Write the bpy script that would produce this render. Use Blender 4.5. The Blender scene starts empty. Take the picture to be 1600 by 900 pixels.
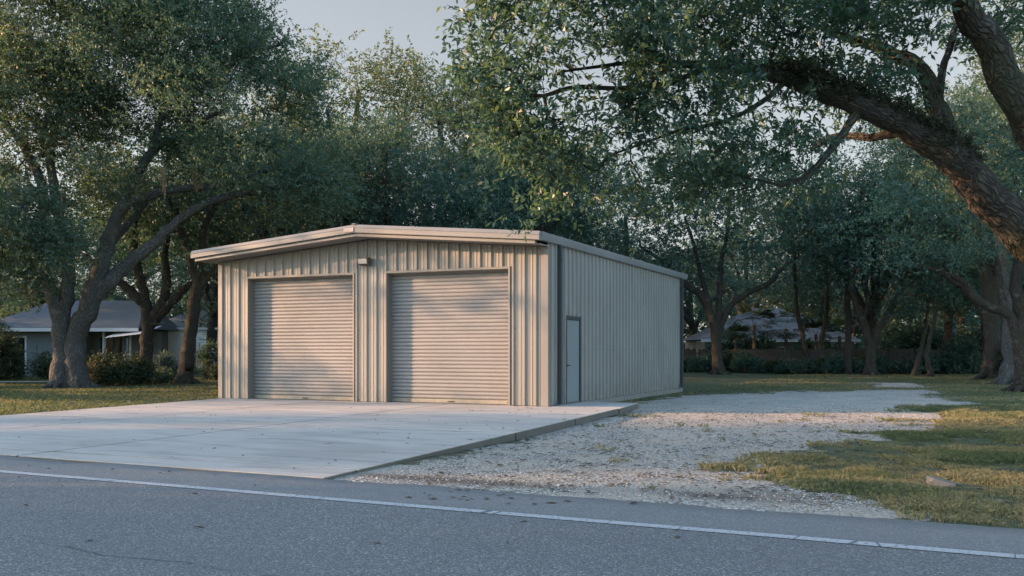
import bpy, math
import numpy as np
from mathutils import Vector, Matrix

R = math.radians
scene = bpy.context.scene
COL = scene.collection
F, HZ, EYE = 1500.0, 548.5, 1.35          # focal length in photo pixels, horizon row, eye height


def at(px, py, Y):
    """the world point that stands Y metres away behind photo pixel (px, py)"""
    return np.array([(px - 800) / F * Y, Y, EYE + (HZ - py) / F * Y])


# ------------------------------------------------------------------ noise
def _hash(ix, iy, seed):
    n = (ix * 374761393 + iy * 668265263 + seed * 974634721) & 0xFFFFFFFF
    n = ((n ^ (n >> 13)) * 1274126177) & 0xFFFFFFFF
    return ((n ^ (n >> 16)) & 0xFFFF) / 65535.0


def vnoise(x, y, seed=0):
    x = np.asarray(x, float); y = np.asarray(y, float)
    ix = np.floor(x).astype(np.int64); iy = np.floor(y).astype(np.int64)
    fx = x - ix; fy = y - iy
    fx = fx * fx * (3 - 2 * fx); fy = fy * fy * (3 - 2 * fy)
    a = _hash(ix, iy, seed); b = _hash(ix + 1, iy, seed)
    c = _hash(ix, iy + 1, seed); d = _hash(ix + 1, iy + 1, seed)
    return (a * (1 - fx) + b * fx) * (1 - fy) + (c * (1 - fx) + d * fx) * fy


def fbm(x, y, seed=0, octv=4):
    s = 0; a = .5; t = 0
    for k in range(octv):
        s = s + a * vnoise(x, y, seed + k * 17); t += a
        x = np.asarray(x) * 2.03 + 5.1; y = np.asarray(y) * 2.03 + 1.7; a *= .5
    return s / t


def sstep(a, b, x):
    t = np.clip((np.asarray(x, float) - a) / (b - a), 0, 1)
    return t * t * (3 - 2 * t)


# ------------------------------------------------------------------ materials
def new_mat(name):
    m = bpy.data.materials.new(name); m.use_nodes = True
    nt = m.node_tree; nt.nodes.clear()
    out = nt.nodes.new('ShaderNodeOutputMaterial')
    return m, nt, out


def N(nt, typ, **kw):
    n = nt.nodes.new(typ)
    for k, v in kw.items():
        if k.startswith('_'):
            setattr(n, k[1:], v)
    for k, v in kw.items():
        if not k.startswith('_'):
            n.inputs[k].default_value = v
    return n


def L(nt, a, b):
    nt.links.new(a, b)


def ramp(nt, src, stops, interp='LINEAR'):
    r = nt.nodes.new('ShaderNodeValToRGB'); r.color_ramp.interpolation = interp
    el = r.color_ramp.elements
    while len(el) < len(stops):
        el.new(.5)
    for e, (p, c) in zip(el, stops):
        e.position = p
        e.color = (c[0], c[1], c[2], 1) if isinstance(c, (tuple, list)) else (c, c, c, 1)
    L(nt, src, r.inputs[0])
    return r


def mixc(nt, fac, a, b, blend='MIX'):
    m = nt.nodes.new('ShaderNodeMix'); m.data_type = 'RGBA'; m.blend_type = blend
    for s, i in ((fac, 0), (a, 6), (b, 7)):
        if hasattr(s, 'is_output'):
            L(nt, s, m.inputs[i])
        elif isinstance(s, (tuple, list)):
            m.inputs[i].default_value = (s[0], s[1], s[2], 1)
        else:
            m.inputs[i].default_value = s
    return m.outputs[2]


def mth(nt, op, a, b=None, clamp=False):
    m = nt.nodes.new('ShaderNodeMath'); m.operation = op; m.use_clamp = clamp
    for s, i in ((a, 0), (b, 1)):
        if s is None:
            continue
        if hasattr(s, 'is_output'):
            L(nt, s, m.inputs[i])
        else:
            m.inputs[i].default_value = s
    return m.outputs[0]


def coords(nt, kind='Object', scale=(1, 1, 1)):
    tc = nt.nodes.new('ShaderNodeTexCoord')
    mp = nt.nodes.new('ShaderNodeMapping'); mp.inputs['Scale'].default_value = scale
    L(nt, tc.outputs[kind], mp.inputs[0])
    return mp.outputs[0]


def noise(nt, vec, scale, detail=4, rough=.55):
    n = nt.nodes.new('ShaderNodeTexNoise'); n.inputs['Scale'].default_value = scale
    n.inputs['Detail'].default_value = detail; n.inputs['Roughness'].default_value = rough
    L(nt, vec, n.inputs['Vector'])
    return n.outputs['Fac']


def bump(nt, h, strength, dist):
    b = nt.nodes.new('ShaderNodeBump'); b.inputs['Strength'].default_value = strength
    b.inputs['Distance'].default_value = dist; L(nt, h, b.inputs['Height'])
    return b.outputs[0]


def bsdf(nt, out, col, rough=.6, nrm=None, spec=.5, metal=0.0):
    p = nt.nodes.new('ShaderNodeBsdfPrincipled')
    for s, k in ((col, 'Base Color'), (rough, 'Roughness')):
        if hasattr(s, 'is_output'):
            L(nt, s, p.inputs[k])
        elif isinstance(s, (tuple, list)):
            p.inputs[k].default_value = (s[0], s[1], s[2], 1)
        else:
            p.inputs[k].default_value = s
    p.inputs['Specular IOR Level'].default_value = spec
    p.inputs['Metallic'].default_value = metal
    if nrm is not None:
        L(nt, nrm, p.inputs['Normal'])
    L(nt, p.outputs[0], out.inputs[0])
    return p


def mat_plain(name, col, rough=.6, var=.12, scale=3.0, bmp=0.0, spec=.5, metal=0.0):
    m, nt, out = new_mat(name)
    v = coords(nt)
    n1 = noise(nt, v, scale, 5)
    c = mixc(nt, n1, tuple(x * (1 - var) for x in col), tuple(x * (1 + var) for x in col))
    nb = bump(nt, noise(nt, v, scale * 14, 3), bmp, .01) if bmp else None
    bsdf(nt, out, c, rough, nb, spec, metal)
    return m


def mat_metal_panel(name, col, rough=.45, dirt=.5, streak=(3.0, 3.0, .25)):
    """weathered painted sheet metal: chalky patches, dirt runs and splash near the slab"""
    m, nt, out = new_mat(name)
    v = coords(nt)
    big = noise(nt, v, .55, 4)
    run = noise(nt, coords(nt, 'Object', streak), 2.2, 6, .6)
    c = mixc(nt, ramp(nt, big, [(.3, 0), (.7, 1)]).outputs[0], tuple(x * .9 for x in col), tuple(x * 1.06 for x in col))
    c = mixc(nt, mth(nt, 'MULTIPLY', ramp(nt, run, [(.52, 0), (.78, 1)]).outputs[0], .42 * dirt), c, (.13, .115, .095))
    sx = nt.nodes.new('ShaderNodeSeparateXYZ'); tc = nt.nodes.new('ShaderNodeTexCoord')
    L(nt, tc.outputs['Object'], sx.inputs[0])
    low = mth(nt, 'SUBTRACT', 1.0, mth(nt, 'MULTIPLY', sx.outputs[2], 1.5), True)
    sp = mth(nt, 'MULTIPLY', low, ramp(nt, noise(nt, v, 5, 5), [(.4, 0), (.66, 1)]).outputs[0])
    c = mixc(nt, mth(nt, 'MULTIPLY', sp, .55 * dirt), c, (.16, .145, .115))
    spk = ramp(nt, noise(nt, v, 42, 2), [(.68, 0), (.76, 1)]).outputs[0]
    c = mixc(nt, mth(nt, 'MULTIPLY', spk, .16 * dirt), c, (.1, .07, .05))
    r = mth(nt, 'ADD', mth(nt, 'MULTIPLY', big, .25), rough - .1)
    bsdf(nt, out, c, r, bump(nt, noise(nt, v, 2.5, 2), .12, .02), .4)
    return m


def mat_leaf(name, stops, trans=.35, rough=.5):
    m, nt, out = new_mat(name)
    uv = nt.nodes.new('ShaderNodeUVMap'); uv.uv_map = 'UVMap'
    s = nt.nodes.new('ShaderNodeSeparateXYZ'); L(nt, uv.outputs[0], s.inputs[0])
    c = ramp(nt, s.outputs[0], stops).outputs[0]
    p = nt.nodes.new('ShaderNodeBsdfPrincipled'); L(nt, c, p.inputs['Base Color'])
    p.inputs['Roughness'].default_value = rough; p.inputs['Specular IOR Level'].default_value = .4
    t = nt.nodes.new('ShaderNodeBsdfTranslucent')
    L(nt, mixc(nt, 1.0, c, (1.75, 1.55, .7), 'MULTIPLY'), t.inputs[0])
    mx = nt.nodes.new('ShaderNodeMixShader'); mx.inputs[0].default_value = trans
    L(nt, p.outputs[0], mx.inputs[1]); L(nt, t.outputs[0], mx.inputs[2]); L(nt, mx.outputs[0], out.inputs[0])
    return m


def mat_bark(name, c0, c1, moss=.3, sc=(9, 2.2)):
    m, nt, out = new_mat(name)
    uv = nt.nodes.new('ShaderNodeUVMap'); uv.uv_map = 'UVMap'
    mp = nt.nodes.new('ShaderNodeMapping'); mp.inputs['Scale'].default_value = (sc[0], sc[1], 1)
    L(nt, uv.outputs[0], mp.inputs[0])
    wob = noise(nt, mp.outputs[0], 1.2, 4)
    vo = nt.nodes.new('ShaderNodeTexVoronoi'); vo.feature = 'DISTANCE_TO_EDGE'; vo.inputs['Scale'].default_value = 1.6
    nw_ = nt.nodes.new('ShaderNodeTexNoise'); nw_.inputs['Scale'].default_value = .9; nw_.inputs['Detail'].default_value = 3; L(nt, mp.outputs[0], nw_.inputs['Vector'])
    va_ = nt.nodes.new('ShaderNodeVectorMath'); va_.operation = 'MULTIPLY_ADD'; va_.inputs[1].default_value = (1.4, 1.4, 1.4)
    L(nt, nw_.outputs['Color'], va_.inputs[0]); L(nt, mp.outputs[0], va_.inputs[2]); L(nt, va_.outputs[0], vo.inputs['Vector'])
    crack = ramp(nt, vo.outputs['Distance'], [(0, 0), (.28, 1)]).outputs[0]
    fine = noise(nt, mp.outputs[0], 5, 6, .65)
    h = mth(nt, 'ADD', mth(nt, 'MULTIPLY', crack, .6), mth(nt, 'MULTIPLY', fine, .6))
    c = mixc(nt, mth(nt, 'MULTIPLY', h, .85), c0, c1)
    v = coords(nt)
    patch = ramp(nt, noise(nt, v, 1.1, 5), [(.48, 0), (.62, 1)]).outputs[0]
    c = mixc(nt, mth(nt, 'MULTIPLY', patch, moss), c, (.045, .05, .028))
    li = ramp(nt, noise(nt, v, 3.3, 4), [(.6, 0), (.7, 1)]).outputs[0]
    c = mixc(nt, mth(nt, 'MULTIPLY', li, .3), c, (.22, .22, .19))
    bsdf(nt, out, c, .9, bump(nt, h, 1.0, .05), .2)
    return m


M = {}
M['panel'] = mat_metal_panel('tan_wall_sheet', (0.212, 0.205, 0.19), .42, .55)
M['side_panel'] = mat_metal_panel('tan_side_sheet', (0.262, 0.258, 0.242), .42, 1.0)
M['trim'] = mat_metal_panel('tan_trim', (0.19, 0.184, 0.174), .42, .4)
M['trim_dark'] = mat_metal_panel('brown_tan_trim', (0.176, 0.16, 0.144), .42, .4)
M['soffit'] = mat_metal_panel('soffit_sheet', (0.2, 0.192, 0.176), .5, .3)
M['curtain'] = mat_metal_panel('door_slats', (0.222, 0.219, 0.217), .4, .6, (.4, .4, 2.0))
M['bar'] = mat_metal_panel('door_bottom_bar', (0.288, 0.264, 0.224), .45, .9)
M['roof'] = mat_metal_panel('roof_sheet', (.28, .275, .26), .4, .6)
M['gutter'] = mat_metal_panel('gutter_metal', (.22, .23, .235), .4, .6)
M['slate'] = mat_plain('slate_blue_metal', (0.03, 0.042, 0.05), .4, .25, 2.0, 0, .5)
M['door_blue'] = mat_metal_panel('pale_blue_door_paint', (0.19, 0.225, 0.24), .45, .6)
M['dark'] = mat_plain('dark_metal', (.028, .027, .027), .5)
M['steel'] = mat_plain('dull_steel', (.25, .25, .25), .35, .15, 5, 0, .5, .8)
M['lamp_body'] = mat_plain('lamp_housing', (.10, .095, .085), .5)
M['plate'] = mat_plain('pinkish_plate', (.33, .27, .25), .5, .2, 30)
M['lamp_glass'] = mat_plain('frosted_glass', (.42, .40, .36), .3)
M['slab'] = mat_plain('old_concrete', (.20, .19, .175), .9, .25, 2.5, .3)
M['bark_grey'] = mat_bark('grey_oak_bark', (.024, .025, .026), (.165, .168, .168), .3, (17, 3.4))
M['bark_dark'] = mat_bark('dark_oak_bark', (.018, .016, .015), (.105, .092, .08), .5, (17, 3.8))
M['bark_near'] = mat_bark('mossy_oak_bark', (.010, .009, .008), (.125, .11, .096), .6, (13, 4))
M['leaf_a'] = mat_leaf('oak_leaf', [(0, (.029, .069, .066)), (.5, (.048, .107, .10)), (.85, (.09, .15, .11)), (1, (.18, .17, .085))], .38)
M['leaf_c'] = mat_leaf('oak_leaf_sunny', [(0, (.044, .078, .058)), (.5, (.072, .115, .080)), (.85, (.125, .155, .085)), (1, (.23, .19, .08))], .42)
M['leaf_d'] = mat_leaf('oak_leaf_soft', [(0, (.042, .082, .070)), (.5, (.068, .124, .102)), (.85, (.115, .16, .105)), (1, (.22, .19, .085))], .42)
M['leaf_b'] = mat_leaf('oak_leaf_pale', [(0, (.030, .070, .066)), (.6, (.048, .103, .095)), (1, (.13, .15, .09))], .38)
M['leaf_near'] = mat_leaf('oak_leaf_glossy', [(0, (.034, .078, .070)), (.6, (.058, .118, .104)), (.9, (.095, .15, .115)), (1, (.20, .17, .075))], .48, .36)
M['shrub'] = mat_leaf('shrub_leaf', [(0, (.022, .04, .026)), (.7, (.045, .07, .038)), (1, (.10, .12, .05))], .25)
M['fern'] = mat_leaf('limb_fern', [(0, (.015, .02, .012)), (.7, (.035, .04, .022)), (1, (.09, .075, .045))], .2, .8)
M['moss'] = mat_leaf('hanging_moss', [(0, (.12, .11, .075)), (1, (.24, .205, .13))], .3, .9)
M['grass'] = mat_leaf('grass_blade', [(0, (.065, .092, .052)), (.45, (.108, .132, .068)), (.75, (.18, .17, .098)), (1, (.28, .235, .15))], .35, .7)
M['litter'] = mat_leaf('dead_leaf', [(0, (.035, .028, .02)), (.7, (.09, .06, .035)), (1, (.20, .14, .08))], .1, .8)
M['house_blue'] = mat_plain('grey_blue_stucco', (.13, .15, .155), .85, .1, 3, .2)
M['shingle'] = mat_plain('grey_shingle', (0.088, 0.098, 0.105), .9, .3, 6, .4)
M['shingle_pink'] = mat_plain('faded_shingle', (.125, .115, .11), .9, .25, 6, .4)
M['white'] = mat_plain('white_paint', (.5, .51, .51), .6, .08)
M['siding'] = mat_plain('white_siding', (0.78, 0.8, 0.82), .6, .06)
M['glass'] = mat_plain('dark_window', (.015, .018, .02), .12, .1)
M['fence'] = mat_plain('weathered_boards', (.048, .042, .036), .9, .35, 3, .4)
M['post'] = mat_plain('galvanised_post', (.16, .16, .155), .6)


# ------------------------------------------------------------------ mesh helpers
def setp(o, label=None, cat=None, group=None, kind=None):
    if label: o['label'] = label
    if cat: o['category'] = cat
    if group: o['group'] = group
    if kind: o['kind'] = kind
    return o


def empty(name, loc=(0, 0, 0), rz=0.0):
    o = bpy.data.objects.new(name, None); COL.objects.link(o)
    o.location = loc; o.rotation_euler = (0, 0, rz); o.empty_display_size = .3
    return o


def np_mesh(name, V, Fc, mat, parent=None, uv=None, smooth=False, attrs=None):
    """one mesh object out of numpy arrays; Fc is (n,k) or a list of such arrays"""
    Fl = [np.asarray(f, np.int32) for f in (Fc if isinstance(Fc, list) else [Fc]) if len(f)]
    me = bpy.data.meshes.new(name)
    V = np.asarray(V, np.float32)
    me.vertices.add(len(V)); me.vertices.foreach_set('co', V.ravel())
    loops = np.concatenate([f.ravel() for f in Fl])
    tot = np.concatenate([np.full(len(f), f.shape[1], np.int32) for f in Fl])
    st = np.concatenate([[0], np.cumsum(tot)[:-1]]).astype(np.int32)
    me.loops.add(len(loops)); me.loops.foreach_set('vertex_index', loops)
    me.polygons.add(len(tot)); me.polygons.foreach_set('loop_start', st); me.polygons.foreach_set('loop_total', tot)
    if smooth:
        me.polygons.foreach_set('use_smooth', np.ones(len(tot), bool))
    if uv is not None:
        l = me.uv_layers.new(name='UVMap'); l.data.foreach_set('uv', np.asarray(uv, np.float32)[loops].ravel())
    for k, a in (attrs or {}).items():
        at_ = me.attributes.new(k, 'FLOAT', 'POINT'); at_.data.foreach_set('value', np.asarray(a, np.float32))
    me.update(calc_edges=True); me.validate(verbose=False)
    me.materials.append(mat)
    o = bpy.data.objects.new(name, me); COL.objects.link(o)
    if parent is not None:
        o.parent = parent
    return o


class MB:
    """collects boxes, quads, tubes and extrusions into ONE mesh"""
    def __init__(s):
        s.v = []; s.f = []

    def add(s, verts, faces):
        b = len(s.v); s.v += [tuple(map(float, p)) for p in verts]
        s.f += [tuple(b + i for i in f) for f in faces]; return s

    def box(s, a, b, taper=0):
        x0, y0, z0 = a; x1, y1, z1 = b
        return s.add([(x0, y0, z0), (x1, y0, z0), (x1, y1, z0), (x0, y1, z0), (x0, y0, z1), (x1, y0, z1), (x1, y1, z1), (x0, y1, z1)],
                     [(0, 3, 2, 1), (4, 5, 6, 7), (0, 1, 5, 4), (1, 2, 6, 5), (2, 3, 7, 6), (3, 0, 4, 7)])

    def quad(s, a, b, c, d):
        return s.add([a, b, c, d], [(0, 1, 2, 3)])

    def prism(s, sec0, sec1, cap=True):
        n = len(sec0)
        fc = [(i, (i + 1) % n, n + (i + 1) % n, n + i) for i in range(n)]
        if cap:
            fc += [tuple(range(n - 1, -1, -1)), tuple(range(n, 2 * n))]
        return s.add(list(sec0) + list(sec1), fc)

    def tube(s, pts, r, k=8):
        pts = [Vector(p) for p in pts]; b = len(s.v); n = len(pts)
        rr = r if isinstance(r, (list, tuple)) else [r] * n
        for i, p in enumerate(pts):
            d = (pts[min(i + 1, n - 1)] - pts[max(i - 1, 0)]).normalized()
            a = d.cross(Vector((0, 0, 1)) if abs(d.z) < .9 else Vector((1, 0, 0))).normalized(); c = d.cross(a)
            for j in range(k):
                t = 2 * math.pi * j / k
                s.v.append(tuple(p + (a * math.cos(t) + c * math.sin(t)) * rr[i]))
        for i in range(n - 1):
            for j in range(k):
                s.f.append((b + i * k + j, b + i * k + (j + 1) % k, b + (i + 1) * k + (j + 1) % k, b + (i + 1) * k + j))
        s.f.append(tuple(b + j for j in range(k - 1, -1, -1))); s.f.append(tuple(b + (n - 1) * k + j for j in range(k)))
        return s

    def build(s, name, mat, parent=None, bevel=0.0, smooth=False):
        me = bpy.data.meshes.new(name); me.from_pydata(s.v, [], s.f); me.update()
        import bmesh
        bm = bmesh.new(); bm.from_mesh(me); bmesh.ops.recalc_face_normals(bm, faces=bm.faces)
        if bevel:
            bmesh.ops.bevel(bm, geom=list(bm.edges), offset=bevel, segments=2, affect='EDGES', profile=.6)
        bm.to_mesh(me); bm.free()
        if smooth:
            me.polygons.foreach_set('use_smooth', np.ones(len(me.polygons), bool))
        me.materials.append(mat)
        o = bpy.data.objects.new(name, me); COL.objects.link(o)
        if parent is not None:
            o.parent = parent
        return o


def copy_tree(o, parent=None):
    c = o.copy(); COL.objects.link(c)
    if parent is not None:
        c.parent = parent
    for ch in list(o.children):
        copy_tree(ch, c)
    return c


# ------------------------------------------------------------------ camera, sun, sky
cam = bpy.data.cameras.new('camera'); co = bpy.data.objects.new('camera', cam); COL.objects.link(co)
co.location = (0, 0, EYE); co.rotation_euler = (R(90), 0, 0)
cam.sensor_width = 36; cam.lens = 36 * F / 1600; cam.shift_y = (HZ - 450) / 1600; cam.clip_end = 3000
scene.camera = co

ZENITH_FILL, SOUTH, SAT_N, SAT_UP = 1.35, 1.6, .36, 1.1
SUN_EL, SUN_AZ = R(11.0), R(180 - 1.2)        # azimuth measured from +X: the sun stands to the left, a touch ahead
sdir = Vector((math.cos(SUN_EL) * math.cos(SUN_AZ), math.cos(SUN_EL) * math.sin(SUN_AZ), math.sin(SUN_EL)))
sl = bpy.data.lights.new('sun', 'SUN'); sl.energy = 5.0; sl.angle = R(.55); sl.color = (1.0, .57, .31)
so = bpy.data.objects.new('sun', sl); COL.objects.link(so); so.location = (-30, 0, 30)
so.rotation_euler = sdir.to_track_quat('Z', 'Y').to_euler()
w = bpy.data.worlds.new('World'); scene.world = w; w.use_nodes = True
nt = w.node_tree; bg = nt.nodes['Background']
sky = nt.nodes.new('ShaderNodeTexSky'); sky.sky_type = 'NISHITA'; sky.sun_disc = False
sky.sun_elevation = SUN_EL; sky.sun_rotation = R(-90 + 1.2)
sky.air_density = 1.0; sky.dust_density = 1.2; sky.ozone_density = 1.0
# pale haze low in the north, brightness and blue added overhead and to the south as fill light
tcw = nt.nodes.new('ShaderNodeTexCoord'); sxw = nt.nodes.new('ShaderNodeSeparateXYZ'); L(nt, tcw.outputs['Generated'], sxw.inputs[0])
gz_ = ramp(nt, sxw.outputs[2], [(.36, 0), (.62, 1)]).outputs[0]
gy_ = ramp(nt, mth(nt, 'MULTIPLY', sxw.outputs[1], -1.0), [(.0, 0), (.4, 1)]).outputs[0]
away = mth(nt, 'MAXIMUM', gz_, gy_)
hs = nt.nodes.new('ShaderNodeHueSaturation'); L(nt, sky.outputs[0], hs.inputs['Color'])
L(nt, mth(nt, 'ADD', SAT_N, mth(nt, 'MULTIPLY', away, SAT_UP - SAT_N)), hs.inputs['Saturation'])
gain = mth(nt, 'ADD', mth(nt, 'ADD', .90, mth(nt, 'MULTIPLY', gz_, ZENITH_FILL)), mth(nt, 'MULTIPLY', gy_, SOUTH))
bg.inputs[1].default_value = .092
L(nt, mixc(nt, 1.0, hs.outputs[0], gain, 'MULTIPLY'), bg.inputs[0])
scene.view_settings.view_transform = 'Standard'; scene.view_settings.look = 'None'
scene.view_settings.gamma = 1; scene.view_settings.exposure = 1.5
scene.render.engine = 'CYCLES'
scene.cycles.max_bounces = 6; scene.cycles.diffuse_bounces = 3; scene.cycles.glossy_bounces = 2
scene.cycles.transmission_bounces = 3; scene.cycles.use_denoising = True; scene.cycles.caustics_reflective = False

# ------------------------------------------------------------------ layout in plan
YAW = R(24.273); BL = np.array([-8.358, 27.503]); W, D = 10.106, 13.0
bu = np.array([math.cos(YAW), -math.sin(YAW)]); bv = np.array([math.sin(YAW), math.cos(YAW)])


def to_uv(x, y):
    dx = np.asarray(x) - BL[0]; dy = np.asarray(y) - BL[1]
    return dx * bu[0] + dy * bu[1], dx * bv[0] + dy * bv[1]


def from_uv(u, v):
    return BL[0] + u * bu[0] + v * bv[0], BL[1] + u * bu[1] + v * bv[1]


RA = R(26.2); rn = np.array([math.sin(RA), math.cos(RA)]); rt = np.array([math.cos(RA), -math.sin(RA)])
RD = 8.25                                       # metres from the eye to the pavement edge


def road_s(x, y):
    return np.asarray(x) * rn[0] + np.asarray(y) * rn[1] - RD


def ground_z(x, y):
    x = np.asarray(x, float); y = np.asarray(y, float)
    u, v = to_uv(x, y); s = road_s(x, y)
    right = sstep(6, 10.5, u)
    z = -.035 - .11 * sstep(.3, 7.5, s) * right
    z = z + (fbm(x * .8, y * .8, 3) - .5) * .05 * sstep(.2, 1.5, s) * (.3 + .7 * sstep(12.2, 13.5, u)) + (fbm(x * .15, y * .15, 8) - .5) * .16 * sstep(30, 45, y)
    return np.where(s < .12, -.10, z)


def pix_ground(px, py, z=-.12):
    Y = F * (EYE - z) / (py - HZ)
    return ((px - 800) / F * Y, Y)


# gravel areas, outlined on the ground
GR1 = [pix_ground(*p) for p in [(520, 752), (640, 722), (760, 690), (890, 655), (1000, 630), (1060, 617), (1150, 615), (1250, 612), (1330, 611),
                                (1390, 608), (1450, 611), (1440, 618), (1500, 628), (1440, 636), (1460, 648), (1400, 662), (1440, 668),
                                (1330, 682), (1270, 695), (1250, 712), (1190, 728), (1200, 748), (1240, 775), (1330, 795), (1430, 810), (1300, 830), (900, 830)]]
GR2 = [pix_ground(*p) for p in [(1360, 597), (1420, 597), (1440, 603), (1380, 604)]]


def poly_sd(P, x, y):
    P = np.array(P); d = np.full(x.shape, 1e9); ins = np.zeros(x.shape, bool)
    n = len(P)
    for i in range(n):
        a = P[i]; b = P[(i + 1) % n]; e = b - a
        wx = x - a[0]; wy = y - a[1]
        t = np.clip((wx * e[0] + wy * e[1]) / (e @ e), 0, 1)
        d = np.minimum(d, (wx - e[0] * t) ** 2 + (wy - e[1] * t) ** 2)
        c = ((a[1] > y) != (b[1] > y)) & (x < (b[0] - a[0]) * (y - a[1]) / (b[1] - a[1] + 1e-12) + a[0])
        ins ^= c
    d = np.sqrt(d)
    return np.where(ins, d, -d)


def gravel_mask(x, y):
    x = np.asarray(x, float); y = np.asarray(y, float)
    sd = np.maximum(poly_sd(GR1, x, y), poly_sd(GR2, x, y))
    sd = sd + .22 + (fbm(x * .55, y * .55, 21) - .5) * 2.2 + (fbm(x * 2.6, y * 2.6, 5) - .5) * 1.9
    m = sstep(-.7, .75, sd)
    u, v = to_uv(x, y)
    edge = np.exp(-((u - 12.75 + (v + 13) * .08) / .45) ** 2) * (v < 1) * (v > -11.5)     # weeds along the slab edge
    m = m * (1 - .9 * edge * sstep(.42, .6, fbm(x * 1.2, y * 1.2, 77)))
    weeds = sstep(.66, .73, fbm(x * 1.4, y * 1.7, 41)) * .35
    return np.clip(m * (1 - weeds), 0, 1)


# ------------------------------------------------------------------ ground
xs = np.concatenate([[-900, -400, -200, -120, -80, -60, -48, -40], np.arange(-34, -12, .5), np.arange(-12, 16, .14), np.arange(16, 40, .5), [46, 56, 70, 100, 160, 300, 900]])
ys = np.concatenate([[-300, -100, -40, -20, -8, 0, 3], np.arange(5, 32, .14), np.arange(32, 72, .45), [76, 84, 95, 120, 180, 300, 600, 1500]])
gx, gy = np.meshgrid(xs, ys); nx, ny = len(xs), len(ys)
X, Y = gx.ravel(), gy.ravel()
gz = ground_z(X, Y); gm = gravel_mask(X, Y)
gz = gz + (gm < .5) * (fbm(X * 3, Y * 3, 91) - .3) * .03 * sstep(.3, .8, road_s(X, Y))
idx = np.arange(nx * ny).reshape(ny, nx)
gf = np.stack([idx[:-1, :-1].ravel(), idx[:-1, 1:].ravel(), idx[1:, 1:].ravel(), idx[1:, :-1].ravel()], 1)
s_ = road_s(X, Y)


def blob(px, py, rx, ry):
    c = pix_ground(px, py, -.06); t = (X - c[0]) * rt[0] + (Y - c[1]) * rt[1]; n_ = (X - c[0]) * rn[0] + (Y - c[1]) * rn[1]
    return np.exp(-(t / rx) ** 2 - (n_ / ry) ** 2)


damp = np.clip(blob(650, 750, 1.0, .22) + blob(740, 757, .8, .16) + blob(1125, 780, .8, .2) + .7 * blob(1240, 778, .7, .2) + .5 * blob(820, 760, .6, .15), 0, 1)
sand = np.exp(-((s_ - .45) / .55) ** 2) * sstep(.3, .6, fbm(X * .7, Y * .7, 14)) * (1 - damp * .8)
m, nt, out = new_mat('ground_cover')
v = coords(nt)
A_ = lambda k: N(nt, 'ShaderNodeAttribute', _attribute_name=k).outputs['Fac']
vo = nt.nodes.new('ShaderNodeTexVoronoi'); vo.inputs['Scale'].default_value = 26; vo.inputs['Randomness'].default_value = 1; L(nt, v, vo.inputs['Vector'])
vo2 = nt.nodes.new('ShaderNodeTexVoronoi'); vo2.inputs['Scale'].default_value = 60; L(nt, v, vo2.inputs['Vector'])
s1 = nt.nodes.new('ShaderNodeSeparateColor'); L(nt, vo.outputs['Color'], s1.inputs[0])
stone = ramp(nt, s1.outputs[0], [(0, (.30, .27, .225)), (.4, (.53, .485, .42)), (.8, (.61, .57, .51)), (1, (.68, .65, .60))]).outputs[0]
gapd = ramp(nt, vo.outputs['Distance'], [(.25, 1), (.62, .38)]).outputs[0]
stone = mixc(nt, 1.0, stone, gapd, 'MULTIPLY')
stone = mixc(nt, ramp(nt, noise(nt, v, .9, 6, .6), [(.42, 0), (.60, .85)]).outputs[0], stone, (.40, .345, .28))
stone = mixc(nt, ramp(nt, noise(nt, coords(nt, 'Object', (.55, 1.3, 1)), 4.5, 6, .65), [(.61, 0), (.68, .7)]).outputs[0], stone, (.085, .075, .06))
stone = mixc(nt, A_('sand'), stone, (.37, .335, .295))
stone = mixc(nt, mth(nt, 'MULTIPLY', A_('damp'), .85), stone, (.07, .065, .06))
gn = noise(nt, v, 2.0, 6)
gr = ramp(nt, gn, [(.30, (.060, .076, .042)), (.5, (.098, .115, .06)), (.62, (.145, .138, .08)), (.75, (.18, .155, .105))]).outputs[0]
gr = mixc(nt, ramp(nt, noise(nt, v, 30, 3), [(.35, .65), (.65, 0)]).outputs[0], gr, (.03, .035, .016))
mask = mth(nt, 'ADD', A_('gravel'), mth(nt, 'MULTIPLY', mth(nt, 'SUBTRACT', noise(nt, v, 9, 6, .65), .5), 2.2))
mask = ramp(nt, mask, [(.36, 0), (.64, 1)]).outputs[0]
dirt = ramp(nt, A_('gravel'), [(0, 0), (.4, .8), (.75, 0)]).outputs[0]
gr = mixc(nt, mth(nt, 'MULTIPLY', dirt, .7), gr, (.10, .085, .062))
c = mixc(nt, mask, gr, stone)
h = mth(nt, 'ADD', mth(nt, 'MULTIPLY', mth(nt, 'SUBTRACT', 1.0, vo.outputs['Distance']), 1.0), mth(nt, 'MULTIPLY', gn, .8))
bsdf(nt, out, c, .95, bump(nt, h, .7, .03), .15)
ground = np_mesh('ground', np.stack([X, Y, gz], 1), gf, m, None, None, True, {'gravel': gm, 'damp': damp, 'sand': sand})
setp(ground, 'ground of patchy grass and pale gravel around the garage', None, None, 'structure')

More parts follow.
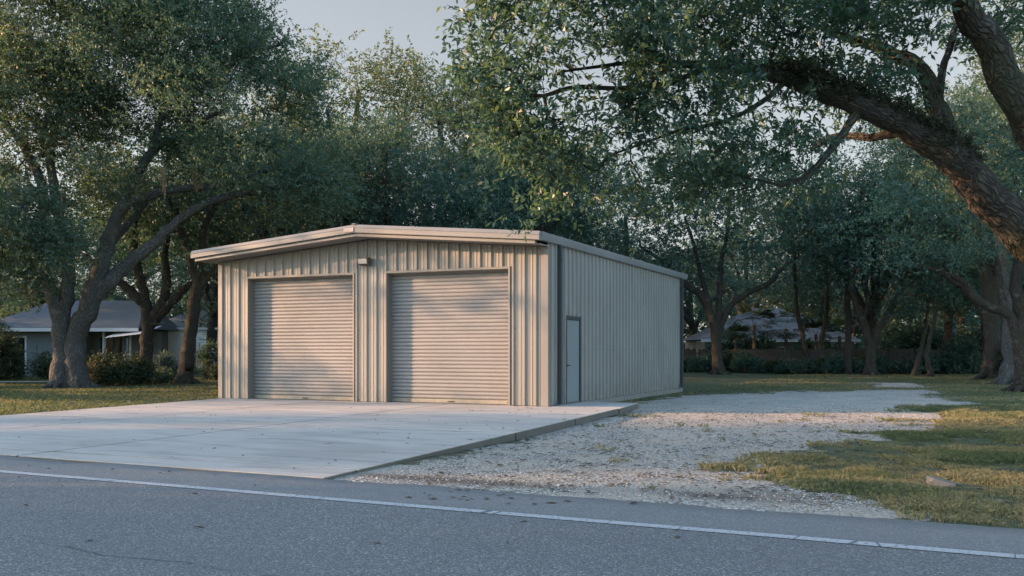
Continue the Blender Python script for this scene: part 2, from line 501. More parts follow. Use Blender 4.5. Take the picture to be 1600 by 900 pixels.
# ------------------------------------------------------------------ road
m, nt, out = new_mat('asphalt')
v = coords(nt)
sx = nt.nodes.new('ShaderNodeSeparateXYZ'); L(nt, v, sx.inputs[0])
vo = nt.nodes.new('ShaderNodeTexVoronoi'); vo.inputs['Scale'].default_value = 75; L(nt, v, vo.inputs['Vector'])
sc_ = nt.nodes.new('ShaderNodeSeparateColor'); L(nt, vo.outputs['Color'], sc_.inputs[0])
agg = ramp(nt, sc_.outputs[0], [(0, (.11, .113, .11)), (.55, (.192, .198, .19)), (.86, (.27, .272, .26)), (1, (.44, .44, .42))]).outputs[0]
agg = mixc(nt, ramp(nt, vo.outputs['Distance'], [(.3, 0), (.7, .6)]).outputs[0], agg, (.06, .06, .06))
big = noise(nt, coords(nt, 'Object', (.25, 1.2, 1)), 1.0, 5)
agg = mixc(nt, ramp(nt, big, [(.35, .35), (.65, 0)]).outputs[0], agg, (.115, .115, .117))
shoulder = ramp(nt, mth(nt, 'ADD', sx.outputs[1], 1.0), [(0, 0), (.06, 1)]).outputs[0]
agg = mixc(nt, mth(nt, 'MULTIPLY', shoulder, .42), agg, (.22, .216, .208))
dust = ramp(nt, mth(nt, 'ADD', mth(nt, 'ADD', sx.outputs[1], .62), mth(nt, 'MULTIPLY', noise(nt, v, 2.3, 5), .5)), [(.5, 0), (.95, 1)]).outputs[0]
agg = mixc(nt, mth(nt, 'MULTIPLY', dust, .6), agg, (.29, .275, .255))
wv = mth(nt, 'ADD', sx.outputs[1], mth(nt, 'MULTIPLY', noise(nt, coords(nt, 'Object', (1, .3, 1)), .9, 6, .65), .5))
crk = ramp(nt, mth(nt, 'ABSOLUTE', mth(nt, 'ADD', wv, 3.42)), [(0, 1), (.022, 0)]).outputs[0]
crk = mth(nt, 'MULTIPLY', crk, ramp(nt, noise(nt, v, 1.1, 3), [(.42, 0), (.5, 1)]).outputs[0])
agg = mixc(nt, mth(nt, 'MULTIPLY', crk, .75), agg, (.02, .02, .02))
fleck = ramp(nt, noise(nt, coords(nt, 'Object', (1, 2.2, 1)), 14, 3), [(.70, 0), (.75, .7)]).outputs[0]
agg = mixc(nt, fleck, agg, (.055, .054, .053))
bsdf(nt, out, agg, .8, bump(nt, mth(nt, 'SUBTRACT', 1.0, vo.outputs['Distance']), .5, .008), .35)
rd = empty('road'); setp(rd, 'grey asphalt road with a rough edge', None, None, 'structure')
tt = np.concatenate([[-600, -200, -60], np.arange(-24, 30, .12), [60, 200, 600]])
edge = (fbm(tt * 1.1, tt * 0, 4) - .5) * .35 + (fbm(tt * 6, tt * 0, 9) - .5) * .12
rows = [(-9.6, 0), (-6, 0), (-1, 0), (-.35, 1), (0, 1)]
V = []
for (dd, k) in rows:
    V.append(np.stack([tt, dd + (edge if dd == 0 else 0 * tt), np.full_like(tt, -.008)], 1))
V.append(np.stack([tt, edge + .02, np.full_like(tt, -.12)], 1))
V = np.concatenate(V); n = len(tt); k = np.arange(n - 1)
Fr = np.concatenate([np.stack([r * n + k, r * n + k + 1, (r + 1) * n + k + 1, (r + 1) * n + k], 1) for r in range(5)])
loc = (rn[0] * RD, rn[1] * RD, 0)
pav = np_mesh('pavement', V, Fr, m, rd); pav.location = loc; pav.rotation_euler = (0, 0, -RA)
# worn white edge line with cracks across it
m, nt, out = new_mat('line_paint')
v = coords(nt)
wear = ramp(nt, noise(nt, v, 30, 5, .7), [(.36, 0), (.46, 1)]).outputs[0]
cr = nt.nodes.new('ShaderNodeTexVoronoi'); cr.feature = 'DISTANCE_TO_EDGE'; cr.inputs['Scale'].default_value = 1.1
L(nt, coords(nt, 'Object', (1.0, .22, 1)), cr.inputs['Vector'])
ck = ramp(nt, cr.outputs['Distance'], [(.0028, 0), (.006, 1)]).outputs[0]
c = mixc(nt, mth(nt, 'MULTIPLY', wear, ck), (.10, .10, .10), mixc(nt, noise(nt, v, 3, 4), (.36, .365, .365), (.46, .465, .46)))
bsdf(nt, out, c, .7, None, .3)
tl = np.arange(-40, 40, .25); nl = len(tl); kk = np.arange(nl - 1)
wob = (fbm(tl * .7, tl * 0, 33) - .5) * .02
V = np.concatenate([np.stack([tl, -1.155 + wob, np.full_like(tl, -.003)], 1), np.stack([tl, -1.02 + wob, np.full_like(tl, -.003)], 1)])
ln = np_mesh('edge_line', V, np.stack([kk, kk + 1, nl + kk + 1, nl + kk], 1), m, rd); ln.location = loc; ln.rotation_euler = (0, 0, -RA)

# ------------------------------------------------------------------ concrete apron
m, nt, out = new_mat('apron_concrete')
v = coords(nt)
c = mixc(nt, noise(nt, coords(nt, 'Object', (.5, 1.4, 1)), .8, 6), (.385, .35, .31), (.475, .435, .385))
c = mixc(nt, ramp(nt, noise(nt, coords(nt, 'Object', (.35, 1.6, 1)), 1.9, 6, .65), [(.48, 0), (.70, .7)]).outputs[0], c, (.21, .195, .175))
c = mixc(nt, ramp(nt, noise(nt, v, 28, 3), [(.64, 0), (.74, .35)]).outputs[0], c, (.2, .19, .17))
sx = nt.nodes.new('ShaderNodeSeparateXYZ'); L(nt, v, sx.inputs[0])
c = mixc(nt, ramp(nt, noise(nt, v, .33, 5, .6), [(.5, 0), (.66, .38)]).outputs[0], c, (.215, .20, .18))
oil = ramp(nt, noise(nt, v, 1.15, 3, .5), [(.69, 0), (.76, .45)]).outputs[0]
c = mixc(nt, oil, c, (.09, .085, .08))
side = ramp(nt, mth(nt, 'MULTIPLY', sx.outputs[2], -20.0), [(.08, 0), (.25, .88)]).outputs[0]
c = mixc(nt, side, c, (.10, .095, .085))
bsdf(nt, out, c, .8, bump(nt, noise(nt, coords(nt, 'Object', (6, 1, 1)), 12, 3), .15, .01), .3)
ap = empty('concrete_apron', (BL[0], BL[1], 0), -YAW)
setp(ap, 'pale concrete apron running from the roll-up doors to the road', None, None, 'structure')


def uv_of(x, y):
    u, v_ = to_uv(x, y); return float(u), float(v_)


def road_hit(u):
    """v at which the line u = const meets the pavement edge"""
    x0, y0 = from_uv(u, 0.0); d = float(road_s(x0, y0)); k = bv[0] * rn[0] + bv[1] * rn[1]
    return -d / k + .03


def uL(v): return .05 - v * .105          # left and right sides of the apron
def uR(v): return 11.95 - v * .073


vj = [0.0, -3.6, -7.1, -12.4]
uj = [None, 3.6, 7.35, None]
ub = lambda i, v: uL(v) if i == 0 else (uR(v) if i == 3 else uj[i] + (-v) * .05)
g = .028


def front(i_):
    v_ = -12.0
    for _ in range(20):
        v_ = road_hit(ub(i_, v_))
    return v_


for j in range(4):
    for i in range(3):
        v1 = vj[j]
        if j < 3:
            va = vb = vj[j + 1]
        else:
            va, vb = min(front(i), v1 - .1), min(front(i + 1), v1 - .1)
        a = (ub(i, va) + g, va + g); b = (ub(i + 1, vb) - g, vb + g); c_ = (ub(i + 1, v1) - g, v1 - g); d = (ub(i, v1) + g, v1 - g)
        bot = -.24
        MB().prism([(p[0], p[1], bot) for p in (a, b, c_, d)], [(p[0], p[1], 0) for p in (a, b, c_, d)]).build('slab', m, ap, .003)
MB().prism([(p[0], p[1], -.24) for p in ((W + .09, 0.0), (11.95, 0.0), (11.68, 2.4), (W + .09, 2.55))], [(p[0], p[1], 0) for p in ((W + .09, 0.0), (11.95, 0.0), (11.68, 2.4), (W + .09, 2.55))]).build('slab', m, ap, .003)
MB().prism([(p[0], p[1], -.22) for p in ((.1, -.1), (11.9, -.1), (12.8, -12.5), (1.4, -12.5))], [(p[0], p[1], -.012) for p in ((.1, -.1), (11.9, -.1), (12.8, -12.5), (1.4, -12.5))]).build('joint_filler', M['dark'], ap)

# ------------------------------------------------------------------ the metal garage
gar = empty('metal_garage', (BL[0], BL[1], 0), -YAW)
setp(gar, 'tan ribbed metal garage with two roll-up doors and a low gable roof', 'garage')
DL, DR, HD = (1.01, 4.54), (5.56, 9.10), 3.40
MD0, MD1, MDH = 1.147, 2.272, 2.24
EAVE, SL = 3.88, .083                    # soffit height at the side walls, roof slope
top = lambda u: EAVE + SL * (W / 2 - abs(u - W / 2))
PIT = .3048


def rib_profile(length, u0=0.0, hr=.038, wb=.042, wt=.02):
    """[(u, out)] of an R-panel: one tall rib per foot and two flutes between"""
    pts = []
    k = math.floor(-u0 / PIT) - 1
    while True:
        b = u0 + k * PIT
        for du, h in ((-wb, 0), (-wt, hr), (wt, hr), (wb, 0), (.088, 0), (.098, .007), (.112, .007), (.122, 0), (.182, 0), (.192, .007), (.206, .007), (.216, 0)):
            pts.append((b + du, h))
        if b > length + PIT:
            break
        k += 1
    return pts


def cut_profile(pts, a, b):
    P = np.array(pts); x = P[:, 0]; keep = (x > a + 1e-6) & (x < b - 1e-6)
    r = [(a, float(np.interp(a, x, P[:, 1])))] + [tuple(p) for p in P[keep]] + [(b, float(np.interp(b, x, P[:, 1])))]
    return r


def with_screws(mb_, boxes, name, mat):
    """the wall sheet with its row of dark screw heads, one mesh with two materials"""
    n0 = len(mb_.f)
    for a_, c_ in boxes:
        mb_.box(a_, c_)
    o_ = mb_.build(name, mat, gar); o_.data.materials.append(M['dark'])
    for p_ in o_.data.polygons[n0:]:
        p_.material_index = 1
    return o_


prof = rib_profile(W, .06)
mb = MB()
brk = [.02, DL[0], DL[1], W / 2, DR[0], DR[1], W - .02]
brk = sorted(brk)
for a, b in zip(brk[:-1], brk[1:]):
    mid = (a + b) / 2
    inside = DL[0] < mid < DL[1] or DR[0] < mid < DR[1]
    pr = cut_profile(prof, a, b)
    for (p, q) in zip(pr[:-1], pr[1:]):
        z0 = HD if inside else .012
        mb.quad((p[0], -p[1], z0), (q[0], -q[1], z0), (q[0], -q[1], top(q[0])), (p[0], -p[1], top(p[0])))
sb = [((.06 + k * PIT + .055, -.008, z), (.06 + k * PIT + .073, -.001, z + .018)) for k in range(34) for z in (.06, 1.9)
      if .1 < .06 + k * PIT < W - .1 and not any(a - .1 < .06 + k * PIT < c_ + .05 for a, c_ in (DL, DR))]
with_screws(mb, sb, 'front_wall', M['panel'])
mb = MB(); prof2 = rib_profile(D, .2, .052, .036, .022)
for a, b in ((.02, MD0), (MD0, MD1), (MD1, D - .02)):
    pr = cut_profile(prof2, a, b)
    for (p, q) in zip(pr[:-1], pr[1:]):
        z0 = MDH if a == MD0 else .012
        mb.quad((W + p[1], p[0], z0), (W + q[1], q[0], z0), (W + q[1], q[0], EAVE + .16), (W + p[1], p[0], EAVE + .16))
sb = [((W + .050, .2 + k * PIT - .010, 1.375), (W + .057, .2 + k * PIT + .010, 1.395)) for k in range(7, 42)]
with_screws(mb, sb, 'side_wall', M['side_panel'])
mb = MB()
for p, q in zip(cut_profile(prof2, .02, D - .02)[:-1], cut_profile(prof2, .02, D - .02)[1:]):
    mb.quad((-p[1], p[0], .012), (-q[1], q[0], .012), (-q[1], q[0], EAVE), (-p[1], p[0], EAVE))
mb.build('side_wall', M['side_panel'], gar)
mb = MB()
for a, b in ((.02, W / 2), (W / 2, W - .02)):
    pr = cut_profile(prof, a, b)
    for p, q in zip(pr[:-1], pr[1:]):
        mb.quad((p[0], D + p[1], .012), (q[0], D + q[1], .012), (q[0], D + q[1], top(q[0])), (p[0], D + p[1], top(p[0])))
mb.build('rear_wall', M['panel'], gar)
# corner trims, base slab
for (cu, su, cv_, sv) in ((W, 1, 0, -1), (0, -1, 0, -1), (W, 1, D, 1), (0, -1, D, 1)):
    mb = MB()
    z1 = EAVE - .004
    o = .041
    sec = [(cu + su * o, cv_ + sv * o), (cu - su * .10, cv_ + sv * o), (cu - su * .10, cv_ + sv * .03), (cu + su * .03, cv_ + sv * .03), (cu + su * .03, cv_ - sv * .10), (cu + su * o, cv_ - sv * .10)]
    mb.prism([(p[0], p[1], .008) for p in sec], [(p[0], p[1], z1) for p in sec])
    mb.build('corner_trim', M['trim'], gar)
MB().box((-.02, -.0, -.3), (W + .06, D + .04, .004)).build('foundation', M['slab'], gar, .006)
# door openings: returns, trims, curtain
RC = .25
for (a, b) in (DL, DR):
    rd_ = empty('roll_up_door'); rd_.parent = gar
    mb = MB()
    mb.box((a - .004, -.0, .01), (a + .03, RC + .05, HD)); mb.box((b - .03, 0, .01), (b + .004, RC + .05, HD))
    mb.box((a + .03, 0, HD - .03), (b - .03, RC - .05, HD + .004))
    mb.build('jamb', M['trim_dark'], rd_)
    mb = MB()
    mb.box((a - .035, -.044, .01), (a + .012, -.0, HD + .035)); mb.box((b - .012, -.044, .01), (b + .035, -.0, HD + .035))
    mb.box((a + .012, -.044, HD - .012), (b - .012, 0, HD + .035)); mb.box((a - .06, -.05, HD + .028), (b + .06, -.0, HD + .045))
    mb.build('frame_trim', M['trim'], rd_, .003)
    # curtain of curved slats
    per = .0975; z = .115; pz = []
    while z < HD + .1:
        for t in (0, .12, .3, .5, .7, .88):
            pz.append((z + t * per, .030 * math.sin(math.pi * min(1, max(0, t))) ** .7))
        pz.append((z + .94 * per, -.010)); z += per
    mb = MB()
    zz = np.array(pz); n = len(zz); us = np.linspace(a + .03, b - .03, 25)
    V = []; wav = (fbm(us * 1.3, us * 0, 3) - .5) * .008
    for i, u in enumerate(us):
        sag = (fbm(zz[:, 0] * 1.5, zz[:, 0] * 0 + u * 1.2, 6) - .5) * .012
        V.append(np.stack([np.full(n, u), RC - zz[:, 1] + sag, zz[:, 0]], 1))
    V = np.concatenate(V); i = np.arange(len(us) - 1)[:, None]; j = np.arange(n - 1)[None]
    q = (i * n + j).ravel()
    np_mesh('curtain', V, np.stack([q, q + n, q + n + 1, q + 1], 1), M['curtain'], rd_, None, False)
    mb = MB().box((a + .035, RC - .035, .016), (b - .035, RC + .02, .112))
    bar = mb.build('bottom_bar', M['bar'], rd_, .006)
    mid = (a + b) / 2 + .02
    MB().box((mid - .09, RC - .052, .04), (mid + .09, RC - .037, .068)).build('handle', M['dark'], bar, .004)
    MB().box((b - .16, RC - .05, .05), (b - .12, RC - .037, .075)).build('latch', M['dark'], bar, .003)
    MB().box((a + .03, RC - .03, .004), (b - .03, RC + .02, .015)).build('rubber_seal', M['dark'], rd_)
# man door in the side wall
md = empty('door'); md.parent = gar
mb = MB(); e = .085
mb.box((W - .06, MD0 - .006, .006), (W + .05, MD0 + e, MDH + .02)); mb.box((W - .06, MD1 - e, .006), (W + .05, MD1 + .006, MDH + .02)); mb.box((W - .06, MD0 + e, MDH - e), (W + .05, MD1 - e, MDH + .02))
mb.build('frame', M['slate'], md, .004)
MB().box((W - .05, MD0 + e + .004, .03), (W + .02, MD1 - e - .004, MDH - e - .004)).build('door_leaf', M['door_blue'], md, .004)
MB().box((W - .05, MD0 + e, .006), (W + .045, MD1 - e, .026)).build('threshold', M['steel'], md, .003)
for hz_ in (.26, 1.12, 1.92):
    MB().tube([(W + .026, MD1 - e - .006, hz_), (W + .026, MD1 - e - .006, hz_ + .12)], .016).build('hinge', M['dark'], md)
mb = MB(); mb.tube([(W + .02, MD0 + .14, .985), (W + .075, MD0 + .14, .985)], .016); mb.tube([(W + .07, MD0 + .135, .985), (W + .072, MD0 + .27, .98)], .012)
mb.build('handle', M['dark'], md, 0, True)
mb = MB(); mb.tube([(W + .02, MD0 + .14, 1.10), (W + .034, MD0 + .14, 1.10)], .04, 12); mb.build('lock', M['steel'], md)
MB().box((W + .02, MD0 + .10, 1.2), (W + .037, MD0 + .17, 1.34)).build('latch_guard', M['steel'], md, .003)
# roof: two sheets with seams, rake trim in two steps, soffit, gutters, downspouts
OV, OL, OR, OB = .80, .37, .115, .45
RT = .30                                  # trim top over the soffit line


def rz(u): return EAVE + SL * (W / 2 - abs(u - W / 2)) + RT


for (ua, ub_) in ((-OL + .02, W / 2), (W / 2, W + OR - .02)):
    mb = MB()
    v0, v1 = -OV + .10, D + OB
    mb.add([(ua, v0, rz(ua) - .05), (ub_, v0, rz(ub_) - .05), (ub_, v1, rz(ub_) - .05), (ua, v1, rz(ua) - .05),
            (ua, v0, rz(ua) - .01), (ub_, v0, rz(ub_) - .01), (ub_, v1, rz(ub_) - .01), (ua, v1, rz(ua) - .01)],
           [(0, 3, 2, 1), (4, 5, 6, 7), (0, 1, 5, 4), (1, 2, 6, 5), (2, 3, 7, 6), (3, 0, 4, 7)])
    for k in range(int((v1 - v0) / .6)):
        vv = v0 + .3 + k * .6
        mb.prism([(ua, vv - .02, rz(ua) - .009), (ua, vv + .02, rz(ua) - .009), (ua, vv, rz(ua) + .03)], [(ub_, vv - .02, rz(ub_) - .009), (ub_, vv + .02, rz(ub_) - .009), (ub_, vv, rz(ub_) + .03)])
    mb.build('roof', M['roof'], gar)


def sweep(sec, us):
    """section [(v, dz)] swept along the two slopes"""
    mb_ = MB()
    for ua, ub_ in zip(us[:-1], us[1:]):
        mb_.prism([(ua, p[0], rz(ua) + p[1]) for p in sec], [(ub_, p[0], rz(ub_) + p[1]) for p in sec])
    return mb_


mid = W / 2
for us in ([-OL, mid - .005], [mid + .005, W + OR]):
    sweep([(-OV + .16, .012), (-OV + .055, .012), (-OV, -.075), (-OV + .012, -.085), (-OV + .012, -.192), (-OV + .03, -.205), (-OV + .16, -.205)], us).build('rake_trim', M['trim'], gar)
for us in ([-OL + .09, mid], [mid, W - .02]):
    sweep([(-OV + .085, -.212), (-OV + .085, -.285), (-OV + .10, -.293), (-OV + .2, -.293), (-OV + .2, -.212)], us).build('fascia_band', M['trim'], gar)
for us in ([-OL + .09, mid], [mid, W + .05]):
    sweep([(-OV + .2, -.262), (-OV + .2, -.290), (-.046, -.290), (-.046, -.262)], us).build('soffit', M['soffit'], gar)
MB().prism([(mid - .30, -OV - .006, rz(mid) - .09), (mid + .0, -OV - .006, rz(mid) - .078), (mid + .0, -OV - .006, rz(mid) - .178), (mid - .30, -OV - .006, rz(mid) - .19)],
           [(mid - .30, -OV + .01, rz(mid) - .09), (mid + .0, -OV + .01, rz(mid) - .078), (mid + .0, -OV + .01, rz(mid) - .178), (mid - .30, -OV + .01, rz(mid) - .19)]).build('name_plate', M['plate'], gar)
MB().prism([(mid - .06, -OV - .004, rz(mid) + .016), (mid + .06, -OV - .004, rz(mid) + .016), (mid + .06, D + OB, rz(mid) + .016), (mid - .06, D + OB, rz(mid) + .016)],
           [(mid - .05, -OV - .004, rz(mid) + .03), (mid + .05, -OV - .004, rz(mid) + .03), (mid + .05, D + OB, rz(mid) + .03), (mid - .05, D + OB, rz(mid) + .03)]).build('ridge_cap', M['trim'], gar)
for sgn, base, o_ in ((1, W, OR), (-1, 0, OL)):
    u1 = base + sgn * o_; zt = rz(base) + .006; ui = base + sgn * .0
    sec = [(u1 - sgn * .02, zt), (u1 + sgn * .028, zt - .006), (u1 + sgn * .018, zt - .08), (u1 - sgn * .01, zt - .19), (ui + sgn * .045, zt - .21), (ui + sgn * .045, zt - .06)]
    MB().prism([(p[0], -OV + .165, p[1]) for p in sec], [(p[0], D + OB + .02, p[1]) for p in sec]).build('gutter', M['gutter'], gar)
for v0 in (.55, D - .34):
    ds = MB().box((W + .045, v0, .16), (W + .155, v0 + .10, EAVE + .1)).build('downspout', M['slate'], gar, .012)
    MB().prism([(W + .045, v0, .19), (W + .155, v0, .19), (W + .155, v0 + .1, .19), (W + .045, v0 + .1, .19)],
               [(W + .10, v0 - .13, .03), (W + .21, v0 - .13, .05), (W + .21, v0 - .03, .05), (W + .10, v0 - .03, .03)]).build('elbow', M['slate'], ds, .01)
    for z in (.6, 2.2, 3.6):
        MB().box((W + .043, v0 - .02, z), (W + .159, v0 + .12, z + .03)).build('strap', M['slate'], ds)
lp = MB().prism([(4.80, -.035, 3.60), (4.80, -.20, 3.64), (4.80, -.24, 3.79), (4.80, -.16, 3.82), (4.80, -.035, 3.82)],
                [(5.10, -.035, 3.60), (5.10, -.20, 3.64), (5.10, -.24, 3.79), (5.10, -.16, 3.82), (5.10, -.035, 3.82)]).build('wall_lamp', M['lamp_body'], gar, .008)
MB().prism([(4.82, -.206, 3.655), (4.82, -.239, 3.775), (4.82, -.245, 3.775), (4.82, -.212, 3.652)], [(5.08, -.206, 3.655), (5.08, -.239, 3.775), (5.08, -.245, 3.775), (5.08, -.212, 3.652)]).build('lamp_lens', M['lamp_glass'], lp)

# ------------------------------------------------------------------ trees
def catmull(P, n):
    """P (k,m) control rows -> smooth rows"""
    P = np.asarray(P, float)
    if len(P) < 3:
        t = np.linspace(0, 1, n + 1)[:, None]; return P[0] * (1 - t) + P[-1] * t
    Q = np.vstack([2 * P[0] - P[1], P, 2 * P[-1] - P[-2]]); out_ = []
    for i in range(1, len(Q) - 2):
        t = np.linspace(0, 1, n, endpoint=False)[:, None]
        a, b, c_, d = Q[i - 1], Q[i], Q[i + 1], Q[i + 2]
        out_.append(.5 * (2 * b + (c_ - a) * t + (2 * a - 5 * b + 4 * c_ - d) * t * t + (3 * b - a - 3 * c_ + d) * t ** 3))
    return np.vstack(out_ + [P[-1:]])


def pix_limb(pts, Y0=None):
    """photo pixels -> (x,y,z,r) rows; each point is (px,py,r_px) at Y0 or (px,py,r_px,Y)"""
    o_ = []
    for p in pts:
        Y_ = p[3] if len(p) > 3 else Y0
        q = at(p[0], p[1], Y_); o_.append((q[0], q[1], q[2], p[2] / F * Y_))
    return np.array(o_)


class Tree:
    def __init__(s, seed):
        s.rng = np.random.default_rng(seed); s.P = []; s.par = []; s.r = []; s.seed = seed

    def limb(s, rows, n=4, wob=.03, root=False):
        rows = catmull(rows, n)
        st = -1 if (root or not s.P) else int(np.argmin(np.linalg.norm(np.array(s.P) - rows[0, :3], axis=1)))
        rg = s.rng
        for i, q in enumerate(rows):
            j = rg.normal(0, 1, 3) * wob * (0 if i < 2 else 1) * min(1, q[3] * 4)
            s.P.append(tuple(q[:3] + j)); s.par.append(st); s.r.append(max(q[3], .01)); st = len(s.P) - 1

    def grow(s, A, step=.45, jit=.12, tip=.012, sag=.10):
        """join every foliage point to the nearest wood, nearest ones first, so limbs branch like a tree's"""
        rg = s.rng; n0 = len(s.P); cap = n0 + len(A) * 14
        P = np.zeros((cap, 3)); P[:n0] = s.P; par = list(s.par); r = list(s.r); n = n0
        pen = np.zeros(cap); pen[:n0] = np.where(np.array(r) > .2, .8, 0)
        d = np.sqrt(((A[:, None] - P[None, :n0]) ** 2).sum(2)).min(1)
        tips = []
        for a in A[np.argsort(d + rg.normal(0, .3, len(A)))]:
            dd = np.sqrt(((P[:n] - a) ** 2).sum(1)) + pen[:n]
            k = int(np.argmin(dd)); b = P[k].copy(); ln_ = np.linalg.norm(a - b)
            m_ = max(1, min(12, int(round(ln_ / step))))
            pd = (b - P[par[k]]) if par[k] >= 0 else np.array([0, 0, 1.])
            pd = pd / (np.linalg.norm(pd) + 1e-9)
            c1 = b + pd * ln_ * .3 + rg.normal(0, .08, 3) * ln_; c1[2] += sag * ln_
            prev = k
            for i in range(1, m_ + 1):
                t = i / m_; q = (1 - t) ** 2 * b + 2 * t * (1 - t) * c1 + t * t * a
                if i < m_:
                    q = q + rg.normal(0, jit, 3) * min(1, ln_) * .6
                P[n] = q; par.append(prev); r.append(0); prev = n; n += 1
            tips.append(prev)
        s.P = P[:n]; s.par = np.array(par)
        # pipe model
        acc = np.zeros(n); ex = 2.35
        kids = np.zeros(n, int)
        for i in range(n - 1, -1, -1):
            if kids[i] == 0: acc[i] = tip ** ex
            p = s.par[i]
            if p >= 0: acc[p] += acc[i]; kids[p] += 1
        rr = np.array(r); pip = np.minimum(acc ** (1 / ex), .16)
        s.r = np.where(rr > 0, np.where(rr > .05, rr, np.maximum(rr, pip)), pip)
        s.tips = np.array(tips)
        dv = s.P[s.tips] - s.P[s.par[s.tips]]
        s.tipd = dv / (np.linalg.norm(dv, axis=1, keepdims=True) + 1e-9)

    def wood(s, name, mat, parent, kmax=16, rmin=0.0, flute=.055):
        P, par, r = np.asarray(s.P), np.asarray(s.par), np.asarray(s.r)
        n = len(P); ch = [[] for _ in range(n)]
        for i in range(n):
            if par[i] >= 0: ch[par[i]].append(i)
        chains = []; stack = [i for i in range(n) if par[i] < 0]
        starts = [(i, -1) for i in stack]
        while starts:
            i, p = starts.pop(); c_ = [p, i] if p >= 0 else [i]
            while ch[i]:
                o_ = sorted(ch[i], key=lambda q: (-(r[q]), abs(q - i - 1)))
                # the limb's own next node goes on first
                nx_ = [q for q in o_ if q == i + 1]
                m_ = nx_[0] if nx_ and r[nx_[0]] > .6 * r[o_[0]] else o_[0]
                for q in o_:
                    if q != m_: starts.append((q, i))
                c_.append(m_); i = m_
            if len(c_) > 1: chains.append((c_, p))
        V, Fq, UV = [], [], []; base = 0
        for c_, p in chains:
            Q = P[c_]; rad = r[c_].copy()
            if p >= 0: rad[0] = min(rad[0], rad[1] * 1.25)
            if rad.max() < rmin: continue
            k = 4 if rad.max() < .03 else (6 if rad.max() < .10 else (8 if rad.max() < .2 else kmax))
            T = np.gradient(Q, axis=0); T /= np.linalg.norm(T, axis=1, keepdims=True) + 1e-9
            ref = np.array([1., .2, 0]) if abs(T[0, 2]) > .8 else np.array([0, 0, 1.])
            A_n = np.cross(T[0], ref); A_n /= np.linalg.norm(A_n); fr = []
            for t_ in T:
                A_n = A_n - t_ * (A_n @ t_); A_n /= np.linalg.norm(A_n) + 1e-9; fr.append(A_n.copy())
            A_ = np.array(fr); B_ = np.cross(T, A_)
            ang = np.linspace(0, 2 * np.pi, k + 1)
            ln_ = np.concatenate([[0], np.cumsum(np.linalg.norm(np.diff(Q, axis=0), axis=1))])
            rr = np.repeat(rad[:, None], k + 1, 1)
            if rad.max() > .12:
                a2 = ang[None] + 0 * ln_[:, None]
                fl = fbm(np.cos(a2) * 1.6 + 7 + s.seed, np.sin(a2) * 1.6 + ln_[:, None] * .35, 5 + s.seed) - .5
                rr = rr * (1 + fl * flute * 3)
            rr[:, -1] = rr[:, 0]
            vv = Q[:, None] + rr[..., None] * (np.cos(ang)[None, :, None] * A_[:, None] + np.sin(ang)[None, :, None] * B_[:, None])
            V.append(vv.reshape(-1, 3)); m_ = len(Q)
            UV.append(np.stack([np.tile(ang * max(rad.mean(), .05), m_), np.repeat(ln_, k + 1)], 1))
            i = np.arange(m_ - 1)[:, None] * (k + 1); j = np.arange(k)[None]
            q = (base + i + j).ravel(); Fq.append(np.stack([q, q + 1, q + k + 2, q + k + 1], 1)); base += m_ * (k + 1)
        return np_mesh(name, np.concatenate(V), np.concatenate(Fq), mat, parent, np.concatenate(UV), True)


def leaf_arrays(rg, C, Dv, twigs, per, tl, ll, lw, spread, up=.35, flat=.7, droop=0.0):
    """sprays of leaves round the points C: twigs per point, leaves per twig"""
    n = len(C); m_ = n * twigs
    Cb = np.repeat(C, twigs, 0) + rg.normal(0, 1, (m_, 3)) * np.array([spread, spread, spread * flat])
    d = np.repeat(Dv, twigs, 0) * .5 + rg.normal(0, .75, (m_, 3)) * np.array([1, 1, .6]); d[:, 2] += up - droop
    d /= np.linalg.norm(d, axis=1, keepdims=True) + 1e-9
    tw = np.repeat(rg.uniform(0, 1, m_), per); clu = np.repeat(np.repeat(rg.uniform(0, 1, n), twigs), per)
    t = np.tile(np.linspace(.08, 1, per), m_)[:, None]
    lens = np.repeat(tl * rg.uniform(.6, 1.3, m_), per)[:, None]
    p = np.repeat(Cb, per, 0) + np.repeat(d, per, 0) * t * lens
    N_ = len(p)
    ld = np.repeat(d, per, 0) * .55 + rg.normal(0, .6, (N_, 3)); ld[:, 2] -= .1 + droop
    ld /= np.linalg.norm(ld, axis=1, keepdims=True) + 1e-9
    nr = rg.normal(0, .7, (N_, 3)); nr[:, 2] += .75
    sd = np.cross(ld, nr); sd /= np.linalg.norm(sd, axis=1, keepdims=True) + 1e-9
    nn = np.cross(sd, ld)
    k = rg.uniform(.65, 1.25, (N_, 1)); l_ = ll * k; w_ = lw * k * rg.uniform(.8, 1.2, (N_, 1))
    V = np.stack([p, p + ld * l_ * .5 + sd * w_ * .5 + nn * w_ * .12, p + ld * l_ - nn * l_ * .12, p + ld * l_ * .5 - sd * w_ * .5 + nn * w_ * .12], 1)
    rnd = np.clip(rg.uniform(0, 1, N_) * .45 + tw * .25 + clu * .35 - .03, 0, .999)
    uv = np.repeat(np.stack([rnd, t[:, 0]], 1), 4, 0)
    return V.reshape(-1, 3), uv


def crown_mesh(name, parts, mat, parent):
    V = np.concatenate([p[0] for p in parts]); uv = np.concatenate([p[1] for p in parts])
    f = np.arange(len(V), dtype=np.int32).reshape(-1, 4)
    return np_mesh(name, V, f, mat, parent, uv)


